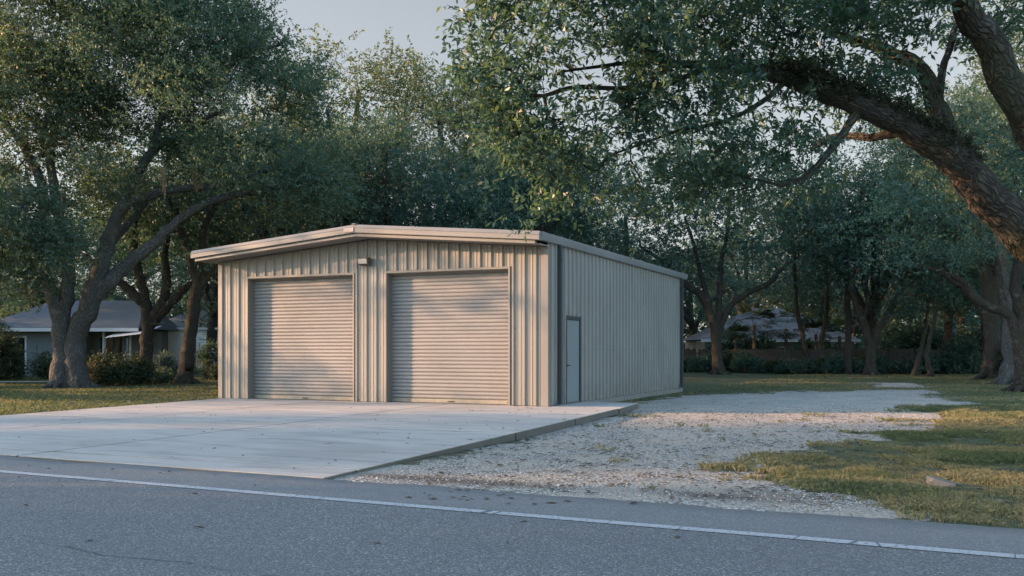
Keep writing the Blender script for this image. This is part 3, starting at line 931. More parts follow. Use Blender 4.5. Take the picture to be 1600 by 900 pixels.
def lobe_points(rg, lobes, dens, minz=None, shell=.35, mind=.0, thr=.47, nf=.55):
    """foliage points in ellipsoids (cx,cy,cz,rx,ry,rz[,k]); most of them towards the outside, broken by noise into clumps"""
    out_ = []
    for lb in lobes:
        cx, cy, cz, rx, ry, rz_ = lb[:6]; kd = lb[6] if len(lb) > 6 else 1
        n = max(3, int(dens * kd * rx * ry * rz_ * 4.2))
        d = rg.normal(0, 1, (n, 3)); d /= np.linalg.norm(d, axis=1, keepdims=True)
        rr = rg.uniform(shell ** 3, 1, n) ** (1 / 3) * rg.uniform(.86, 1.14, n)
        q = d * rr[:, None] * np.array([rx, ry, rz_]) + np.array([cx, cy, cz])
        nz = fbm(q[:, 0] * nf + q[:, 2] * nf * 1.3, q[:, 1] * nf - q[:, 2] * nf * .6, int(abs(cx) * 7 + 3), 3)
        q = q[nz > thr]
        out_.append(q)
    A = np.concatenate(out_)
    if minz is not None: A = A[A[:, 2] > minz]
    if mind > 0:                                 # thin out to a spacing
        A = A[rg.permutation(len(A))]; key = np.floor(A / mind).astype(int)
        _, ix = np.unique(key, axis=0, return_index=True); A = A[np.sort(ix)]
    return A


def pix_lobes(L_):
    """(px,py,Y,rx_px,rz_px,ry_m[,k]) -> world ellipsoids"""
    o_ = []
    for l_ in L_:
        c_ = at(l_[0], l_[1], l_[2]); s_k = l_[2] / F
        o_.append((c_[0], c_[1], c_[2], l_[3] * s_k, l_[5], l_[4] * s_k) + ((l_[6],) if len(l_) > 6 else ()))
    return o_


def rebase(root, objs, loc):
    for o_ in objs:
        me = o_.data; n = len(me.vertices); a = np.empty(n * 3, np.float32); me.vertices.foreach_get('co', a)
        a = a.reshape(-1, 3) - np.array(loc, np.float32); me.vertices.foreach_set('co', a.ravel()); me.update()
    root.location = loc


def moss_strands(rg, pts, n_each, length):
    """narrow hanging tufts"""
    V = []; uv = []
    for p in pts:
        for k in range(n_each):
            q = np.array(p) + rg.normal(0, .05, 3); l_ = length * rg.uniform(.4, 1.1); x = rg.normal(0, .03, 4); y = rg.normal(0, .03, 4)
            a = rg.uniform(0, 6.28); w_ = .02 * rg.uniform(.6, 1.6); dx, dy = math.cos(a) * w_, math.sin(a) * w_
            pr = [(q[0] + x[i], q[1] + y[i], q[2] - l_ * i / 3) for i in range(4)]; ws = [.7, 1, .8, .15]; c_ = rg.uniform(0, 1)
            for i in range(3):
                a0, a1 = pr[i], pr[i + 1]
                V += [(a0[0] - dx * ws[i], a0[1] - dy * ws[i], a0[2]), (a0[0] + dx * ws[i], a0[1] + dy * ws[i], a0[2]),
                      (a1[0] + dx * ws[i + 1], a1[1] + dy * ws[i + 1], a1[2]), (a1[0] - dx * ws[i + 1], a1[1] - dy * ws[i + 1], a1[2])]
                uv += [(c_, 0)] * 4
    return np.array(V), np.array(uv)


def make_tree(name, label, seed, limbs, lobes, base, dens=.5, bark='bark_dark', leaf='leaf_a', twigs=7, per=9, tl=.5, ll=.13, lw=.06,
              spread=.32, group=None, cat='tree', mind=.0, moss=None, step=.5, rmin=.012, shell=.35, up=.3, droop=0., rs=1.0, minz=2.0, thr=.47, nf=.55, roots=5, fern=None, tip=.0095):
    t = Tree(seed)
    for i, l_ in enumerate(limbs):
        rows, rt_ = (l_[0], True) if isinstance(l_, tuple) else (l_, i == 0)
        rows = rows * np.array([1, 1, 1, rs])
        t.limb(rows, root=rt_)
    for l_ in limbs:                              # root flare round every stem that starts in the ground
        if isinstance(l_, tuple) and roots:
            b0 = l_[0][np.argmin(np.abs(l_[0][:, 2] - base[2] - .45))]; r0 = b0[3] * rs
            for k in range(roots):
                a = 6.28 * k / roots + t.rng.uniform(-.4, .4); dx, dy = math.cos(a), math.sin(a); f_ = t.rng.uniform(1.3, 1.9)
                t.limb(np.array([(b0[0] + dx * r0 * .25, b0[1] + dy * r0 * .25, base[2] + r0 * 1.9, r0 * .62), (b0[0] + dx * r0 * .75, b0[1] + dy * r0 * .75, base[2] + r0 * .75, r0 * .45),
                                 (b0[0] + dx * r0 * 1.2 * f_ * .75, b0[1] + dy * r0 * 1.2 * f_ * .75, base[2] + .10, r0 * .30), (b0[0] + dx * r0 * 1.5 * f_, b0[1] + dy * r0 * 1.5 * f_, base[2] - .06, r0 * .2)]), n=3)
    A = lobe_points(t.rng, lobes, dens, minz, shell, mind, thr, nf)
    t.grow(A, step=step, tip=tip)
    root = empty(name); setp(root, label, cat, group)
    tr = t.wood('trunk', M[bark], root, rmin=rmin)
    C = t.P[t.tips]
    parts = [leaf_arrays(t.rng, C, t.tipd, twigs, per, tl, ll, lw, spread, up, .7, droop)]
    cr_ = crown_mesh('crown', parts, M[leaf], root)
    objs = [tr, cr_]
    print('TREE', label[:30], len(C), len(cr_.data.polygons))
    if moss:
        pick = C[t.rng.integers(0, len(C), moss)] if not isinstance(moss, list) else np.array(moss)
        for q in pick:
            V, uv = moss_strands(t.rng, [q], 9, .9)
            objs.append(np_mesh('hanging_moss', V, np.arange(len(V)).reshape(-1, 4), M['moss'], root, uv))
    if fern is not None:                          # ferns and moss along the upper side of a limb
        C2, n2 = fern
        objs.append(crown_mesh('ferns', [leaf_arrays(t.rng, C2, n2, 3, 6, .07, .05, .016, .05, .35)], M['fern'], root))
    rebase(root, objs, base)
    return root


def gbase(px, Y):
    x = (px - 800) / F * Y; return (x, Y, float(ground_z(x, Y)) - .03)


PL = pix_limb
# --- the big twin-stemmed oak on the left lawn
YA = 35.8
limbs = [
    (PL([(88, 625, 29), (92, 606, 25), (97, 580, 22), (97, 545, 20), (96, 510, 20), (90, 480, 19), (76, 448, 15), (66, 415, 13), (62, 380, 12), (70, 330, 11), (62, 280, 10), (40, 235, 9), (8, 190, 7), (-40, 140, 5)], YA),),
    (PL([(128, 625, 32), (124, 606, 27), (120, 580, 24), (118, 548, 23), (122, 515, 22), (138, 482, 21), (152, 440, 20), (162, 400, 17), (174, 360, 15), (190, 320, 13), (212, 275, 11), (240, 235, 9), (285, 205, 7), (350, 170, 5)], YA),),
    PL([(98, 490, 17), (106, 440, 14), (104, 400, 12), (92, 350, 11), (86, 300, 10), (78, 240, 9), (92, 180, 8), (105, 120, 6), (90, 60, 5)], YA),
    PL([(150, 462, 17), (172, 440, 17), (200, 412, 14), (240, 380, 12), (280, 345, 10), (330, 315, 9), (390, 300, 8), (450, 292, 6), (520, 280, 4)], YA),
    PL([(190, 325, 11), (225, 308, 10), (280, 296, 8), (340, 290, 7), (410, 268, 5), (470, 240, 4)], YA),
    PL([(235, 240, 8), (250, 190, 8), (262, 140, 7), (270, 80, 6), (280, 20, 5), (290, -40, 4)], YA),
    PL([(262, 140, 6), (310, 100, 5), (380, 85, 4), (440, 70, 3)], YA), PL([(66, 290, 7), (30, 330, 6, 34), (0, 340, 5, 33)], YA),
    PL([(160, 400, 9), (200, 350, 8, 38), (240, 300, 7, 40), (300, 250, 5, 41)], YA),
]
lob = pix_lobes([(20, 30, 35, 150, 90, 4.5), (170, 10, 36, 130, 80, 4), (300, 60, 35, 130, 90, 3.6), (420, 90, 36, 90, 70, 3), (455, 170, 36, 70, 50, 2.6, .8),
                 (60, 170, 36, 140, 80, 4, .9), (210, 130, 36, 120, 70, 4), (330, 190, 35, 140, 80, 3.8, 1.1), (250, 250, 34, 130, 50, 3), (420, 255, 35, 110, 60, 3.4, 1.2),
                 (-60, 220, 35, 110, 100, 4), (20, 340, 33, 90, 60, 2.6, 1.5), (75, 395, 33, 60, 36, 2, 2.2), (10, 430, 33, 50, 40, 2, 1.6), (470, 300, 36, 80, 40, 3), (150, 260, 38, 120, 60, 3), (-90, 380, 35, 90, 60, 3)])
make_tree('oak_tree', 'huge grey twin-stemmed live oak on the lawn, limb reaching toward the garage roof', 11, limbs, lob, gbase(105, YA),
          dens=3.3, leaf='leaf_d', bark='bark_grey', twigs=16, per=12, tl=.5, ll=.10, lw=.055, spread=.32, thr=.475, nf=.42, rs=.70, moss=[tuple(at(*q)) for q in [(252, 262, 34), (256, 270, 34), (304, 262, 34.5), (310, 272, 34.5), (330, 215, 34), (368, 222, 34), (100, 300, 34)]])
# --- dark forked oak behind the bush
YB = 42
limbs = [
    (PL([(225, 606, 17), (227, 590, 15), (229, 555, 13), (229, 525, 13), (230, 498, 13), (222, 472, 11), (205, 455, 10), (185, 440, 8), (160, 424, 6), (135, 400, 5)], YB),),
    PL([(231, 500, 11), (226, 465, 10), (216, 425, 9), (209, 385, 8), (213, 340, 6), (220, 290, 5)], YB),
    PL([(233, 505, 11), (252, 475, 9), (262, 440, 8), (258, 405, 7), (262, 370, 6), (280, 320, 5)], YB),
    PL([(236, 508, 10), (262, 478, 10), (288, 452, 8), (325, 430, 6), (360, 410, 5), (400, 395, 4)], YB),
]
lob = pix_lobes([(150, 400, 42, 90, 50, 3), (230, 330, 42, 110, 70, 4, 1.1), (340, 350, 43, 90, 50, 3.5), (280, 260, 44, 120, 70, 4), (130, 300, 43, 100, 70, 4)])
make_tree('oak_tree', 'dark forked live oak rising behind the leafy bush', 12, limbs, lob, gbase(227, YB), dens=.9, twigs=11, per=9, tl=.55, ll=.145, lw=.075, spread=.42, rs=.75, bark='bark_dark')
# --- leaning oak by the white house
YC = 40
limbs = [
    (PL([(282, 612, 22), (285, 600, 18), (290, 575, 15), (294, 545, 14), (298, 510, 13), (303, 475, 13), (309, 445, 12), (301, 415, 10), (292, 385, 8), (280, 350, 7), (262, 310, 5)], YC),),
    PL([(309, 450, 10), (330, 428, 8), (352, 408, 7), (385, 385, 6), (425, 372, 4)], YC), PL([(307, 440, 9), (314, 395, 7), (322, 350, 6), (345, 310, 5), (370, 280, 4)], YC)]
lob = pix_lobes([(330, 470, 41, 45, 40, 2, 1), (345, 400, 41, 60, 40, 2.4), (400, 330, 41, 100, 45, 3), (270, 330, 40, 90, 50, 3), (340, 270, 40, 110, 50, 3), (500, 330, 42, 90, 40, 3)])
make_tree('oak_tree', 'leaning live oak with a sunlit brown edge in front of the white house', 13, limbs, lob, gbase(286, YC), dens=1.0, twigs=11, per=9, tl=.5, ll=.14, lw=.07, spread=.4, rs=.75)
# --- oak past the rear corner of the garage
YE = 58
limbs = [
    (PL([(1124, 592, 20), (1123, 579, 16), (1120, 555, 13), (1118, 525, 13), (1110, 490, 11), (1096, 462, 10), (1075, 447, 9), (1052, 425, 7), (1030, 405, 5), (1000, 385, 4)], YE),),
    PL([(1119, 530, 10), (1122, 490, 9), (1125, 450, 8), (1127, 410, 6), (1135, 370, 5), (1140, 320, 4)], YE),
    PL([(1122, 525, 10), (1134, 490, 9), (1152, 468, 8), (1182, 452, 7), (1205, 440, 6), (1222, 420, 4), (1250, 400, 3)], YE),
    PL([(1112, 490, 8), (1098, 440, 6), (1086, 390, 5), (1070, 340, 4)], YE)]
lob = pix_lobes([(1010, 390, 57, 80, 40, 4), (1100, 370, 58, 90, 45, 5), (1190, 385, 57, 80, 40, 4), (1060, 310, 58, 110, 55, 5), (1160, 300, 58, 110, 60, 5), (1250, 350, 58, 60, 50, 4), (1080, 430, 59, 30, 20, 3, .6), (1110, 235, 60, 100, 50, 5)])
make_tree('oak_tree', 'live oak with three spreading limbs just past the rear corner of the garage', 14, limbs, lob, gbase(1122, YE), dens=.55, twigs=11, per=9, tl=.6, ll=.18, lw=.09, spread=.5, rs=.60)
# --- V forked oak on the far lawn edge
YH = 58
limbs = [
    (PL([(1360, 592, 15), (1360, 580, 12), (1361, 558, 11), (1359, 538, 10), (1348, 505, 8), (1337, 475, 7), (1330, 445, 6), (1338, 405, 5), (1350, 360, 4)], YH),),
    PL([(1361, 542, 9), (1376, 510, 8), (1392, 484, 7), (1406, 455, 6), (1418, 415, 5), (1440, 370, 4)], YH),
    PL([(1349, 500, 5), (1356, 475, 5), (1354, 450, 4), (1356, 425, 4)], YH)]
lob = pix_lobes([(1330, 400, 58, 80, 50, 4), (1410, 390, 57, 80, 50, 4), (1340, 320, 58, 100, 60, 5), (1440, 320, 58, 90, 60, 5), (1420, 460, 58, 60, 34, 3, .8), (1310, 460, 58, 40, 28, 3, .8), (1390, 250, 60, 120, 50, 5)])
make_tree('oak_tree', 'V-forked live oak standing alone against the board fence', 15, limbs, lob, gbase(1360, YH), dens=.55, twigs=11, per=9, tl=.6, ll=.18, lw=.09, spread=.5, rs=.72)
# --- the row of thick oaks on the right
Y1 = 50
limbs = [(PL([(1547, 606, 17), (1548, 592, 14), (1549, 565, 12), (1549, 520, 12), (1546, 480, 11), (1544, 445, 10), (1534, 400, 8), (1530, 350, 7), (1540, 290, 5)], Y1),),
         PL([(1547, 510, 9), (1532, 478, 8), (1512, 456, 6), (1492, 440, 5), (1470, 425, 3)], Y1), PL([(1545, 450, 8), (1570, 405, 7), (1585, 360, 5)], Y1)]
lob = pix_lobes([(1490, 390, 50, 70, 40, 3), (1530, 320, 50, 90, 60, 4), (1600, 360, 50, 80, 60, 4), (1470, 300, 50, 80, 50, 4), (1560, 240, 51, 110, 60, 4)])
make_tree('oak_tree', 'brown-barked oak nearest the fence in the row of thick trunks', 16, limbs, lob, gbase(1548, Y1), dens=.7, twigs=11, per=9, tl=.6, ll=.16, lw=.08, spread=.45)
Y2 = 42.5
limbs = [(PL([(1577, 614, 19), (1577, 601, 16), (1579, 570, 13), (1579, 520, 12), (1577, 470, 11), (1572, 430, 10), (1566, 380, 8), (1580, 320, 6), (1600, 250, 5)], Y2),), PL([(1576, 450, 8), (1610, 400, 6), (1640, 350, 5)], Y2)]
lob = pix_lobes([(1600, 330, 42, 90, 60, 3.4), (1540, 280, 42, 90, 60, 3.4), (1620, 220, 43, 110, 70, 4), (1680, 350, 42, 90, 70, 4)])
make_tree('oak_tree', 'straight grey oak trunk in the middle of the row of thick trunks', 17, limbs, lob, gbase(1577, Y2), dens=.9, twigs=11, per=9, tl=.55, ll=.145, lw=.073, spread=.42, bark='bark_grey')
Y3 = 35
limbs = [(PL([(1607, 630, 30), (1604, 612, 24), (1600, 580, 18), (1597, 545, 17), (1598, 510, 15), (1592, 470, 13), (1588, 430, 11), (1600, 380, 9), (1620, 320, 7), (1640, 250, 6)], Y3),),
         PL([(1597, 540, 12), (1585, 510, 10), (1570, 488, 9), (1545, 480, 8), (1522, 462, 7), (1505, 440, 6), (1480, 428, 5), (1455, 420, 4), (1420, 410, 3)], Y3),
         PL([(1570, 490, 8), (1564, 460, 7), (1560, 430, 6), (1552, 390, 5), (1530, 350, 4)], Y3), PL([(1596, 500, 9), (1620, 450, 8), (1660, 400, 6)], Y3)]
lob = pix_lobes([(1440, 390, 34, 80, 36, 2.6), (1530, 370, 34, 80, 40, 2.6), (1470, 310, 35, 110, 55, 3), (1600, 300, 35, 110, 70, 3.4), (1390, 330, 34, 80, 40, 2.6, .9), (1550, 210, 36, 120, 60, 3.6), (1680, 420, 35, 80, 60, 3), (1440, 220, 36, 100, 60, 3, .8)])
make_tree('oak_tree', 'gnarled oak nearest the road in the row of thick trunks, with crooked low limbs', 18, limbs, lob, gbase(1603, Y3), dens=1.5, twigs=14, per=11, tl=.5, ll=.105, lw=.052, spread=.33, bark='bark_dark', rs=.8)
# --- slim trees in front of the far house and along the fence
def slim(label, pts, Yt, seed, lobes, dens=.6, **kw):
    make_tree('slim_tree', label, seed, [(PL(pts, Yt),)], pix_lobes(lobes), gbase(pts[0][0], Yt), dens=dens, twigs=10, per=9, tl=.6, ll=.19, lw=.095, spread=.5, rs=.62, **kw)


slim('slim tree with a trunk curving left, in front of the pinkish roof slope', [(1264, 580, 8), (1262, 565, 7), (1255, 530, 6), (1247, 495, 5.5), (1243, 460, 5), (1241, 420, 5), (1236, 360, 4)], 64, 21,
     [(1240, 380, 64, 60, 40, 4), (1220, 320, 64, 80, 50, 4), (1260, 430, 64, 26, 16, 2, .7)])
slim('slim tree leaning right, between the curved slim tree and the dark post-like trunk', [(1276, 580, 8), (1279, 562, 7), (1286, 520, 6), (1291, 480, 5.5), (1292, 440, 5), (1290, 400, 4)], 65, 22,
     [(1290, 390, 65, 70, 40, 4), (1310, 330, 65, 80, 50, 4), (1305, 440, 65, 26, 18, 2, .7)])
slim('straight dark trunk left of the V-forked oak', [(1326, 594, 11), (1326, 580, 9), (1326, 540, 8), (1325, 490, 8), (1323, 440, 7), (1320, 380, 5)], 60, 23,
     [(1320, 420, 60, 40, 36, 3), (1310, 360, 60, 70, 50, 4), (1330, 300, 61, 80, 50, 4)])
slim('small crooked tree at the fence, left of the thick trunk row', [(1458, 594, 8), (1453, 580, 7), (1449, 560, 6), (1452, 530, 5), (1460, 500, 5), (1464, 460, 4), (1470, 420, 3)], 55, 24,
     [(1470, 470, 55, 50, 36, 3), (1440, 430, 55, 50, 36, 3), (1490, 420, 55, 50, 36, 3)])
slim('thin slanting dark tree in the gap beside the small crooked tree', [(1425, 592, 7), (1432, 570, 6), (1440, 540, 5), (1447, 510, 4), (1450, 470, 4)], 57, 25,
     [(1450, 450, 57, 50, 36, 3), (1420, 480, 57, 36, 24, 3)])
# --- the near oak whose limbs hang over the gravel from the right
limbs = [
    (np.array([(9.6, 12.6, -.3, .75), (9.45, 12.5, .15, .6), (9.3, 12.4, .9, .5), (9.1, 12.2, 1.7, .47), (8.75, 12.0, 2.1, .42)]),),
    np.vstack([[(8.75, 12.0, 2.1, .40)], PL([(1800, 470, 50, 11.5), (1690, 420, 44, 11.1), (1605, 366, 38, 10.7), (1545, 305, 33, 10.5), (1492, 248, 29, 10.3), (1430, 207, 22, 10.2), (1345, 165, 19, 10.0), (1280, 140, 16, 10.0), (1230, 124, 13, 10.0), (1160, 108, 10, 9.8), (1080, 100, 7, 9.6), (985, 98, 4, 9.5), (880, 112, 2, 9.5)])]),
    PL([(1500, 258, 22, 10.35), (1476, 210, 20, 10.5), (1465, 165, 18, 10.7), (1440, 112, 15, 10.8), (1400, 85, 12, 10.9), (1355, 68, 9, 11), (1290, 50, 6, 11)]),
    np.vstack([[(9.1, 12.2, 1.7, .42)], PL([(1790, 400, 42, 11.4), (1680, 300, 36, 10.9), (1612, 205, 31, 10.5), (1572, 120, 28, 10.4), (1535, 45, 25, 10.3), (1488, -12, 21, 10), (1420, -50, 17, 9.8), (1320, -80, 13, 9.6), (1200, -90, 9, 9.4), (1050, -70, 6, 9.3), (900, -30, 4, 9.3)])]),
    PL([(1465, 165, 9, 10.7), (1472, 110, 7, 10.9), (1488, 60, 6, 11), (1500, 10, 4, 11.2)]),
    PL([(1345, 165, 9, 10), (1320, 205, 7, 9.9), (1285, 250, 6, 9.8), (1250, 280, 5, 9.7), (1220, 290, 4, 9.6)]),
    PL([(1420, 205, 8, 10.2), (1360, 215, 7, 10.5), (1310, 212, 6, 10.8), (1270, 230, 5, 11)]),
    PL([(1110, 103, 5, 9.7), (1040, 130, 4, 9.6), (960, 138, 3, 9.5), (900, 136, 2.5, 9.5), (850, 150, 1.8, 9.5)]),
    PL([(1230, 124, 6, 10), (1190, 160, 4.5, 9.9), (1130, 190, 3.5, 9.8), (1060, 205, 2.6, 9.7), (960, 240, 1.8, 9.7)]),
]
fl = catmull(limbs[1], 12); fl = fl[(fl[:, 0] > 2.2) & (fl[:, 0] < 5.0)]
rgf = np.random.default_rng(8); k = rgf.integers(0, len(fl), 900); ang = rgf.normal(.15, .75, 900)
FN = np.stack([-np.sin(ang) * .3, -np.sin(ang) * .95, np.cos(ang)], 1); FC = fl[k, :3] + FN * fl[k, 3:4] * .93 + rgf.normal(0, .03, (900, 3))
keep = fbm(fl[k, 0] * 1.6, ang, 4) > .42; FC, FN = FC[keep], FN[keep]
lob = pix_lobes([(770, 25, 9.5, 60, 40, .7, 1.2), (740, 60, 9.5, 40, 25, .5), (780, 130, 9.6, 70, 50, .7, 1.1), (860, 60, 9.4, 100, 70, .9, 1.1), (960, 60, 9.4, 110, 70, 1, 1.15), (1070, 50, 9.5, 110, 70, 1, 1.1), (1180, 40, 9.8, 100, 60, 1.1),
                 (850, 180, 9.6, 90, 50, .7), (820, 250, 9.7, 70, 60, .5, .9), (760, 200, 9.6, 40, 50, .5, .9), (900, 300, 9.8, 60, 50, .5, .7), (950, 190, 9.5, 90, 50, .7, .75), (1060, 150, 9.6, 110, 45, .9, .9), (1170, 130, 9.8, 90, 45, .9, .9), (1110, 205, 9.8, 80, 35, .7, .6), (1230, 200, 9.9, 70, 40, .7, .5),
                 (830, 330, 10, 18, 24, .25, .9), (980, 270, 9.8, 80, 55, .6, .8), (1080, 270, 9.8, 90, 60, .7, .7), (1000, 340, 10, 60, 40, .5, .5), (1160, 250, 9.9, 70, 50, .6, .7), (1280, 60, 10.5, 90, 55, 1, 1.), (1400, 10, 10.3, 90, 45, 1, 1.1), (1330, 110, 10.2, 80, 50, .8, .8), (1420, 150, 10.8, 60, 45, .7, .5), (1200, 250, 9.9, 90, 50, .7, .8), (1120, 320, 10, 60, 30, .5, .6), (1560, 30, 10.8, 70, 50, .9, .8), (1060, -40, 9.3, 200, 60, 1.4, .8), (850, -40, 9.2, 120, 50, 1, .8),
                 (1300, -50, 9.7, 160, 60, 1.3, .6), (1190, 300, 10, 80, 40, .5, .7), (1280, 260, 10, 70, 40, .5, .6), (1370, 130, 10.8, 70, 50, .7, .6), (1560, 0, 10.6, 60, 40, 1, .5), (1750, 150, 11, 120, 120, 1.6, .5), (1800, -60, 11.5, 160, 120, 1.8, .5)])
make_tree('oak_tree', 'near live oak leaning in from beyond the gravel, its mossy limbs overhanging the yard', 31, limbs, lob, (9.6, 12.6, -.15), dens=50, nf=1.3, thr=.46, fern=(FC, FN), bark='bark_near', leaf='leaf_near', twigs=9, per=9, tl=.22, ll=.08, lw=.030,
          spread=.12, rs=.9, tip=.0042, step=.16, rmin=.0, shell=.2, minz=2.2)

# --- crowns behind the garage and the dim wood beyond: three kinds grown once, then copied
def proto(seed, H, Rr, kind, leaf, ll):
    rg = np.random.default_rng(seed)
    h0 = H * (.28 if kind == 'wide' else .4)
    limbs_ = [(np.array([(0, 0, -.3, .5), (0, 0, .1, .38), (.05, 0, h0 * .5, .30), (.1, .1, h0, .27), (.0, .3, H * .6, .18), (.3, .1, H * .82, .1)]),)]
    lob_ = []
    for k in range(6 if kind == 'wide' else 5):
        a = k * 1.05 + rg.uniform(-.3, .3); rr = Rr * rg.uniform(.45, .62); zz = H * rg.uniform(.5, .72)
        c_, s_q = math.cos(a), math.sin(a)
        limbs_.append(np.array([(.1, .1, h0 * rg.uniform(.75, 1.05), .2), (c_ * rr * .4, s_q * rr * .4, h0 + (zz - h0) * .55, .14), (c_ * rr, s_q * rr, zz, .08)]))
        lob_.append((c_ * rr, s_q * rr, zz, Rr * .45, Rr * .45, H * .17))
    for k in range(4):
        a = rg.uniform(0, 6.28); rr = Rr * rg.uniform(.1, .45)
        lob_.append((math.cos(a) * rr, math.sin(a) * rr, H * rg.uniform(.76, .9), Rr * .36, Rr * .36, H * .12))
    for k in range(3):
        a = rg.uniform(0, 6.28); lob_.append((math.cos(a) * Rr * .75, math.sin(a) * Rr * .75, H * rg.uniform(.34, .5), Rr * .3, Rr * .3, H * .09))
    return make_tree('leafy_tree', 'x', seed, limbs_, lob_, (0, 0, 0), dens=.65, leaf=leaf, twigs=15, per=11, tl=.55, ll=ll, lw=ll * .5, spread=.42, minz=1.5, thr=.455, nf=.4)


TW = proto(51, 13.5, 7.5, 'wide', 'leaf_a', .14)
TT = proto(52, 17.5, 6.0, 'tall', 'leaf_c', .145)
TM = proto(53, 11.0, 5.2, 'tall', 'leaf_b', .135)
used = set()


def plant(P_, x, y, rzv, s, label, group=None, sz=None, name=None):
    o_ = P_ if P_.name not in used else copy_tree(P_)
    if P_.name in used: pass
    else: used.add(P_.name)
    o_.location = (x, y, float(ground_z(x, y)) - .03); o_.rotation_euler = (0, 0, rzv); o_.scale = (s, s, sz or s)
    setp(o_, label, 'tree', group)
    return o_


pl = lambda P_, px, Y_, rzv, s, label, group=None, sz=None: plant(P_, (px - 800) / F * Y_, Y_, rzv, s, label, group, sz)
BH = 'tree crowns rising behind the garage'
pl(TW, 440, 47, .4, 1.05, 'broad crown over the low left end of the garage roof', BH)
pl(TT, 560, 55, 1.4, 1.15, 'tall crown against the sky straight above the ridge of the garage', BH)
pl(TT, 690, 57, 3.6, 1.12, 'tall golden-topped crown above the right-hand roll-up door', BH)
pl(TW, 610, 46, 2.7, .98, 'low dense crown just over the roof plate at the ridge', BH)
pl(TW, 790, 48, 4.4, .98, 'low dense crown just over the front right roof corner', BH)
pl(TM, 900, 54, .9, 1.1, 'rounded crown over the middle of the garage eave gutter', BH)
pl(TT, 800, 66, 5.2, 1.05, 'pale far crown seen through the hanging twigs above the roof corner', BH)
pl(TM, 985, 60, 2.2, 1.1, 'crown peeping over the rear end of the garage gutter', BH)
pl(TT, 500, 64, 2.0, 1.02, 'feathery far treetop at the edge of the open sky', BH)
pl(TW, 330, 60, 5.6, 1.1, 'dim spreading tree behind the white house', BH)
pl(TT, 1553, 54, .7, 1.0, 'tall crown filling the sky below the upper overhanging limb', None)
pl(TT, 1620, 45, 2.9, 1.05, 'tall crown at the right picture edge above the thick trunk row', None)
pl(TW, 1363, 63, 4.1, 1.1, 'broad crown below the bend of the lower overhanging limb', None)
DW = 'trees of the dim wood behind the lawns'
far = [(-60, 62, TW), (60, 70, TM), (160, 74, TW), (250, 72, TM), (410, 76, TW), (520, 84, TM), (640, 80, TW), (760, 86, TM), (880, 82, TW), (990, 78, TM), (1080, 84, TW), (1170, 92, TW), (1250, 96, TT),
       (1330, 94, TW), (1400, 76, TM), (1440, 88, TW), (1500, 74, TM), (1560, 78, TW), (1610, 66, TM), (1660, 60, TW), (1700, 74, TM), (-120, 78, TW), (1480, 68, TM), (1540, 62, TM)]
for i, (px, Y_, P_) in enumerate(far):
    pl(P_, px, Y_, i * 1.9, .9 + .25 * ((i * 37) % 10) / 10, 'shadowy leafy tree in the dim wood at the back', DW)
# trees west of the lot that throw the long evening shade; the gap between them lets the low sun in
OW = 'trees along the western side of the lot'
for i, (x, y, P_, s) in enumerate([(-38, 52, TT, .78), (-40, 43, TT, .76), (-37, 35.5, TT, .72), (-60, 60, TT, .95), (-43, 16.2, TT, .85), (-40, 4.6, TW, .88), (-45, 10.2, TM, 1.08), (-52, 7.5, TM, .98), (-41, 8.7, TM, .92), (-46, -2, TT, .95), (-36, -9, TW, 1.), (-60, 17, TT, 1.)]):
    plant(P_, x, y, i * 1.3, s, 'leafy tree along the western side of the lot', OW)

make_tree('leafy_tree', 'leafy tree along the western side of the lot', 71, [(np.array([(-31, 33, -.3, .35), (-31, 33, .2, .28), (-30.9, 32.6, 3, .24), (-30.6, 31, 6, .18), (-30.2, 28.5, 8, .1), (-30, 25, 8.8, .05)]),)],
          [(-30, 25.9, 8.25, .8, 1.2, .50, 3), (-30, 24.5, 8.45, .5, .7, .28, 3), (-30, 25.4, 9.05, .6, 1.0, .35, 3), (-30.5, 29, 8.5, 1.2, 1.8, 1.2), (-31, 32.5, 8.5, 2, 2.2, 2)], (-31, 33, -.05), dens=1.6, twigs=9, per=9, tl=.45, ll=.13, lw=.065, spread=.22, group=OW, thr=.33)
make_tree('leafy_tree', 'leafy tree along the western side of the lot', 72, [(np.array([(-35, 28.5, -.3, .3), (-35, 28.5, .2, .22), (-35, 28.2, 2.5, .18), (-35, 27.6, 5, .1), (-35, 26.8, 6, .05)]),)],
          [(-35, 27.9, 5.2, 1.6, 1.9, 1.65, 2.2), (-34.6, 25.2, 5.35, 1.2, 1.0, 1.15, 1.6), (-35, 29.5, 4.2, 1.6, 1.6, 1.6)], (-35, 28.5, -.05), dens=1.6, twigs=9, per=9, tl=.45, ll=.13, lw=.065, spread=.25, group=OW, thr=.36, minz=1.0)

# ------------------------------------------------------------------ neighbouring houses
def gz0(x, y): return float(ground_z(x, y))


def siding_wall(mb, a, b, z0, z1, step=.18, th=.03, n=(0, -1)):
    """lapped boards between plan points a and b, leaning out along n"""
    z = z0
    while z < z1 - .01:
        zt = min(z + step, z1)
        mb.quad((a[0] + n[0] * th, a[1] + n[1] * th, z), (b[0] + n[0] * th, b[1] + n[1] * th, z), (b[0], b[1], zt), (a[0], a[1], zt))
        mb.quad((a[0], a[1], z), (b[0], b[1], z), (b[0] + n[0] * th, b[1] + n[1] * th, z), (a[0] + n[0] * th, a[1] + n[1] * th, z)); z = zt


